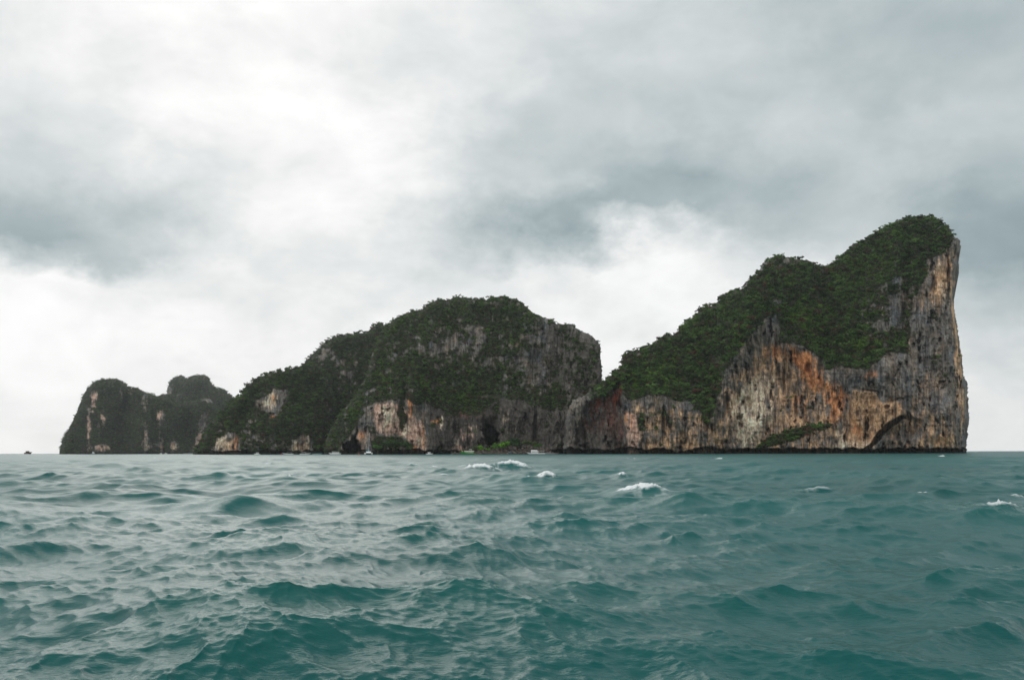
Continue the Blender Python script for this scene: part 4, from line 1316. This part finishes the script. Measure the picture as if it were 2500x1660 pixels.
def ferry():
    t = boat('ferry', 'white passenger ferry with long flat roof, moored at the right end of the rubble bank', 'ferry', 1311, 900, 178, .1)
    part('hull', hull_np(16.5, 4.4, 1.0, sheer=.5, bowrake=.08), WHITE, t)
    c = part('cabin', box_np(-1.4, 6.0, -1.8, 1.8, 1.05, 3.0, .1, .05, 0), WHITE, t)
    for k in range(5): part('window', box_np(-.9 + k * 1.3, -.1 + k * 1.3, -1.86, 1.86, 1.85, 2.5), GLASSM, c)
    part('upper_cabin', box_np(-.6, 6.3, -1.7, 1.7, 3.15, 4.1, .35, .2), WHITE, t)
    part('roof', box_np(-7.2, 6.4, -2.1, 2.1, 3.02, 3.18, .2, .1), WHITE, t)
    for sx in (-6.6, -4.4, -2.4):
        for sy in (-1.8, 1.8): part('post', pole(sx, sy, .95, 3.04, .06), METAL, t)
    for k in range(3): part('bench', box_np(-6 + k * 1.5, -5.5 + k * 1.5, -1.5, 1.5, 1.0, 1.45), GREYP, t)


ferry()
tourboat('low grey longtail boat lying right behind the white ferry', 1343, 925, 8.5, 175, 'longtail_boat', 'longtail boat', GREYP)
cruiser('small white cabin cruiser alone off the grey cliff between catamaran and dive boat', 1048, 930, 6.4, 5)
cruiser('white speedboat with low cabin just left of the catamaran and the sea cave', 819, 1060, 12.5, 182, 'speedboat', 'speedboat', cab=.62, cabh=1.7)
tourboat('pale turquoise open boat, next to the speedboat on its left', 773, 1090, 9.2, 3, hullm=PALET)
tourboat('white open tour boat with a flat canopy under the striped cream cliff', 743, 1085, 10.5, 4, canopy=WHITE)
tourboat('long white open boat left of the striped cream cliff, beside a red buoy', 705, 1080, 10.8, 181, canopy=GREYP)
cruiser('small white motorboat racing along the dark ridge foot with a foamy wake', 628, 1060, 6.6, 178)
tourboat('faint pale low boat crossing below the notch between far island and ridge', 458, 1750, 15, 2, hullm=GREYP)
cruiser('tiny white motorboat below the far island, right one of a close pair', 405, 1900, 6.6, 10)
cruiser('tiny white motorboat below the far island, left one of a close pair', 393, 1910, 5.6, 175)
cruiser('tiny white and turquoise boat end-on below the pink streaks of the far left island', 228, 1850, 8.5, 80, hullm=PALET, cabh=3.2, z=1.0)


def dark_boat():
    t = boat('fishing_boat', 'dark brown fishing boat alone on the open horizon, left of all the islands', 'fishing boat', 68, 1900, 68, 1.3)
    part('hull', hull_np(15, 6.4, 2.2, sheer=.8), BROWN, t)
    c = part('wheelhouse', box_np(-4, 2.2, -2.2, 2.2, 2.2, 5.4, .3, .3), BROWN, t)
    part('window', box_np(-3.6, 1.9, -2.1, 2.1, 3.9, 4.7, .1, 0), GLASSM, c)
    part('roof', box_np(-4.6, 2.8, -2.5, 2.5, 5.42, 5.7), GREYP, t)
    part('mast', pole(.5, 0, 5.7, 7.6, .1), METAL, t)


dark_boat()


def kayak():
    t = boat('kayak', 'turquoise kayak pulled up on the rubble bank left of the ferry', 'kayak', 1246, 962, 20, .9, None)
    v, f = hull_np(3.6, .8, .35, draft=.15, sheer=.3)
    v[:, 2] += .9
    part('hull', (v, f), TEAL, t)
    part('seat', box_np(-.5, .1, -.25, .25, 1.2, 1.5), GREYP, t)


kayak()
for px, D, m_, lb in ((687, 1040, REDM, 'small red buoy floating left of the long white open boat'), (876, 930, REDM, 'small red buoy floating between speedboat and catamaran')):
    t = boat('buoy', lb, 'buoy', px, D, 0, .2, 'red mooring buoys')
    part('float', tube_mesh([([(0, 0, -.5), (0, 0, -.1), (0, 0, .5), (0, 0, .9)], (.3, .6, .6, .2))], 10), m_, t, True)
    part('mooring_pole', pole(0, 0, .85, 1.5, .06), METAL, t)
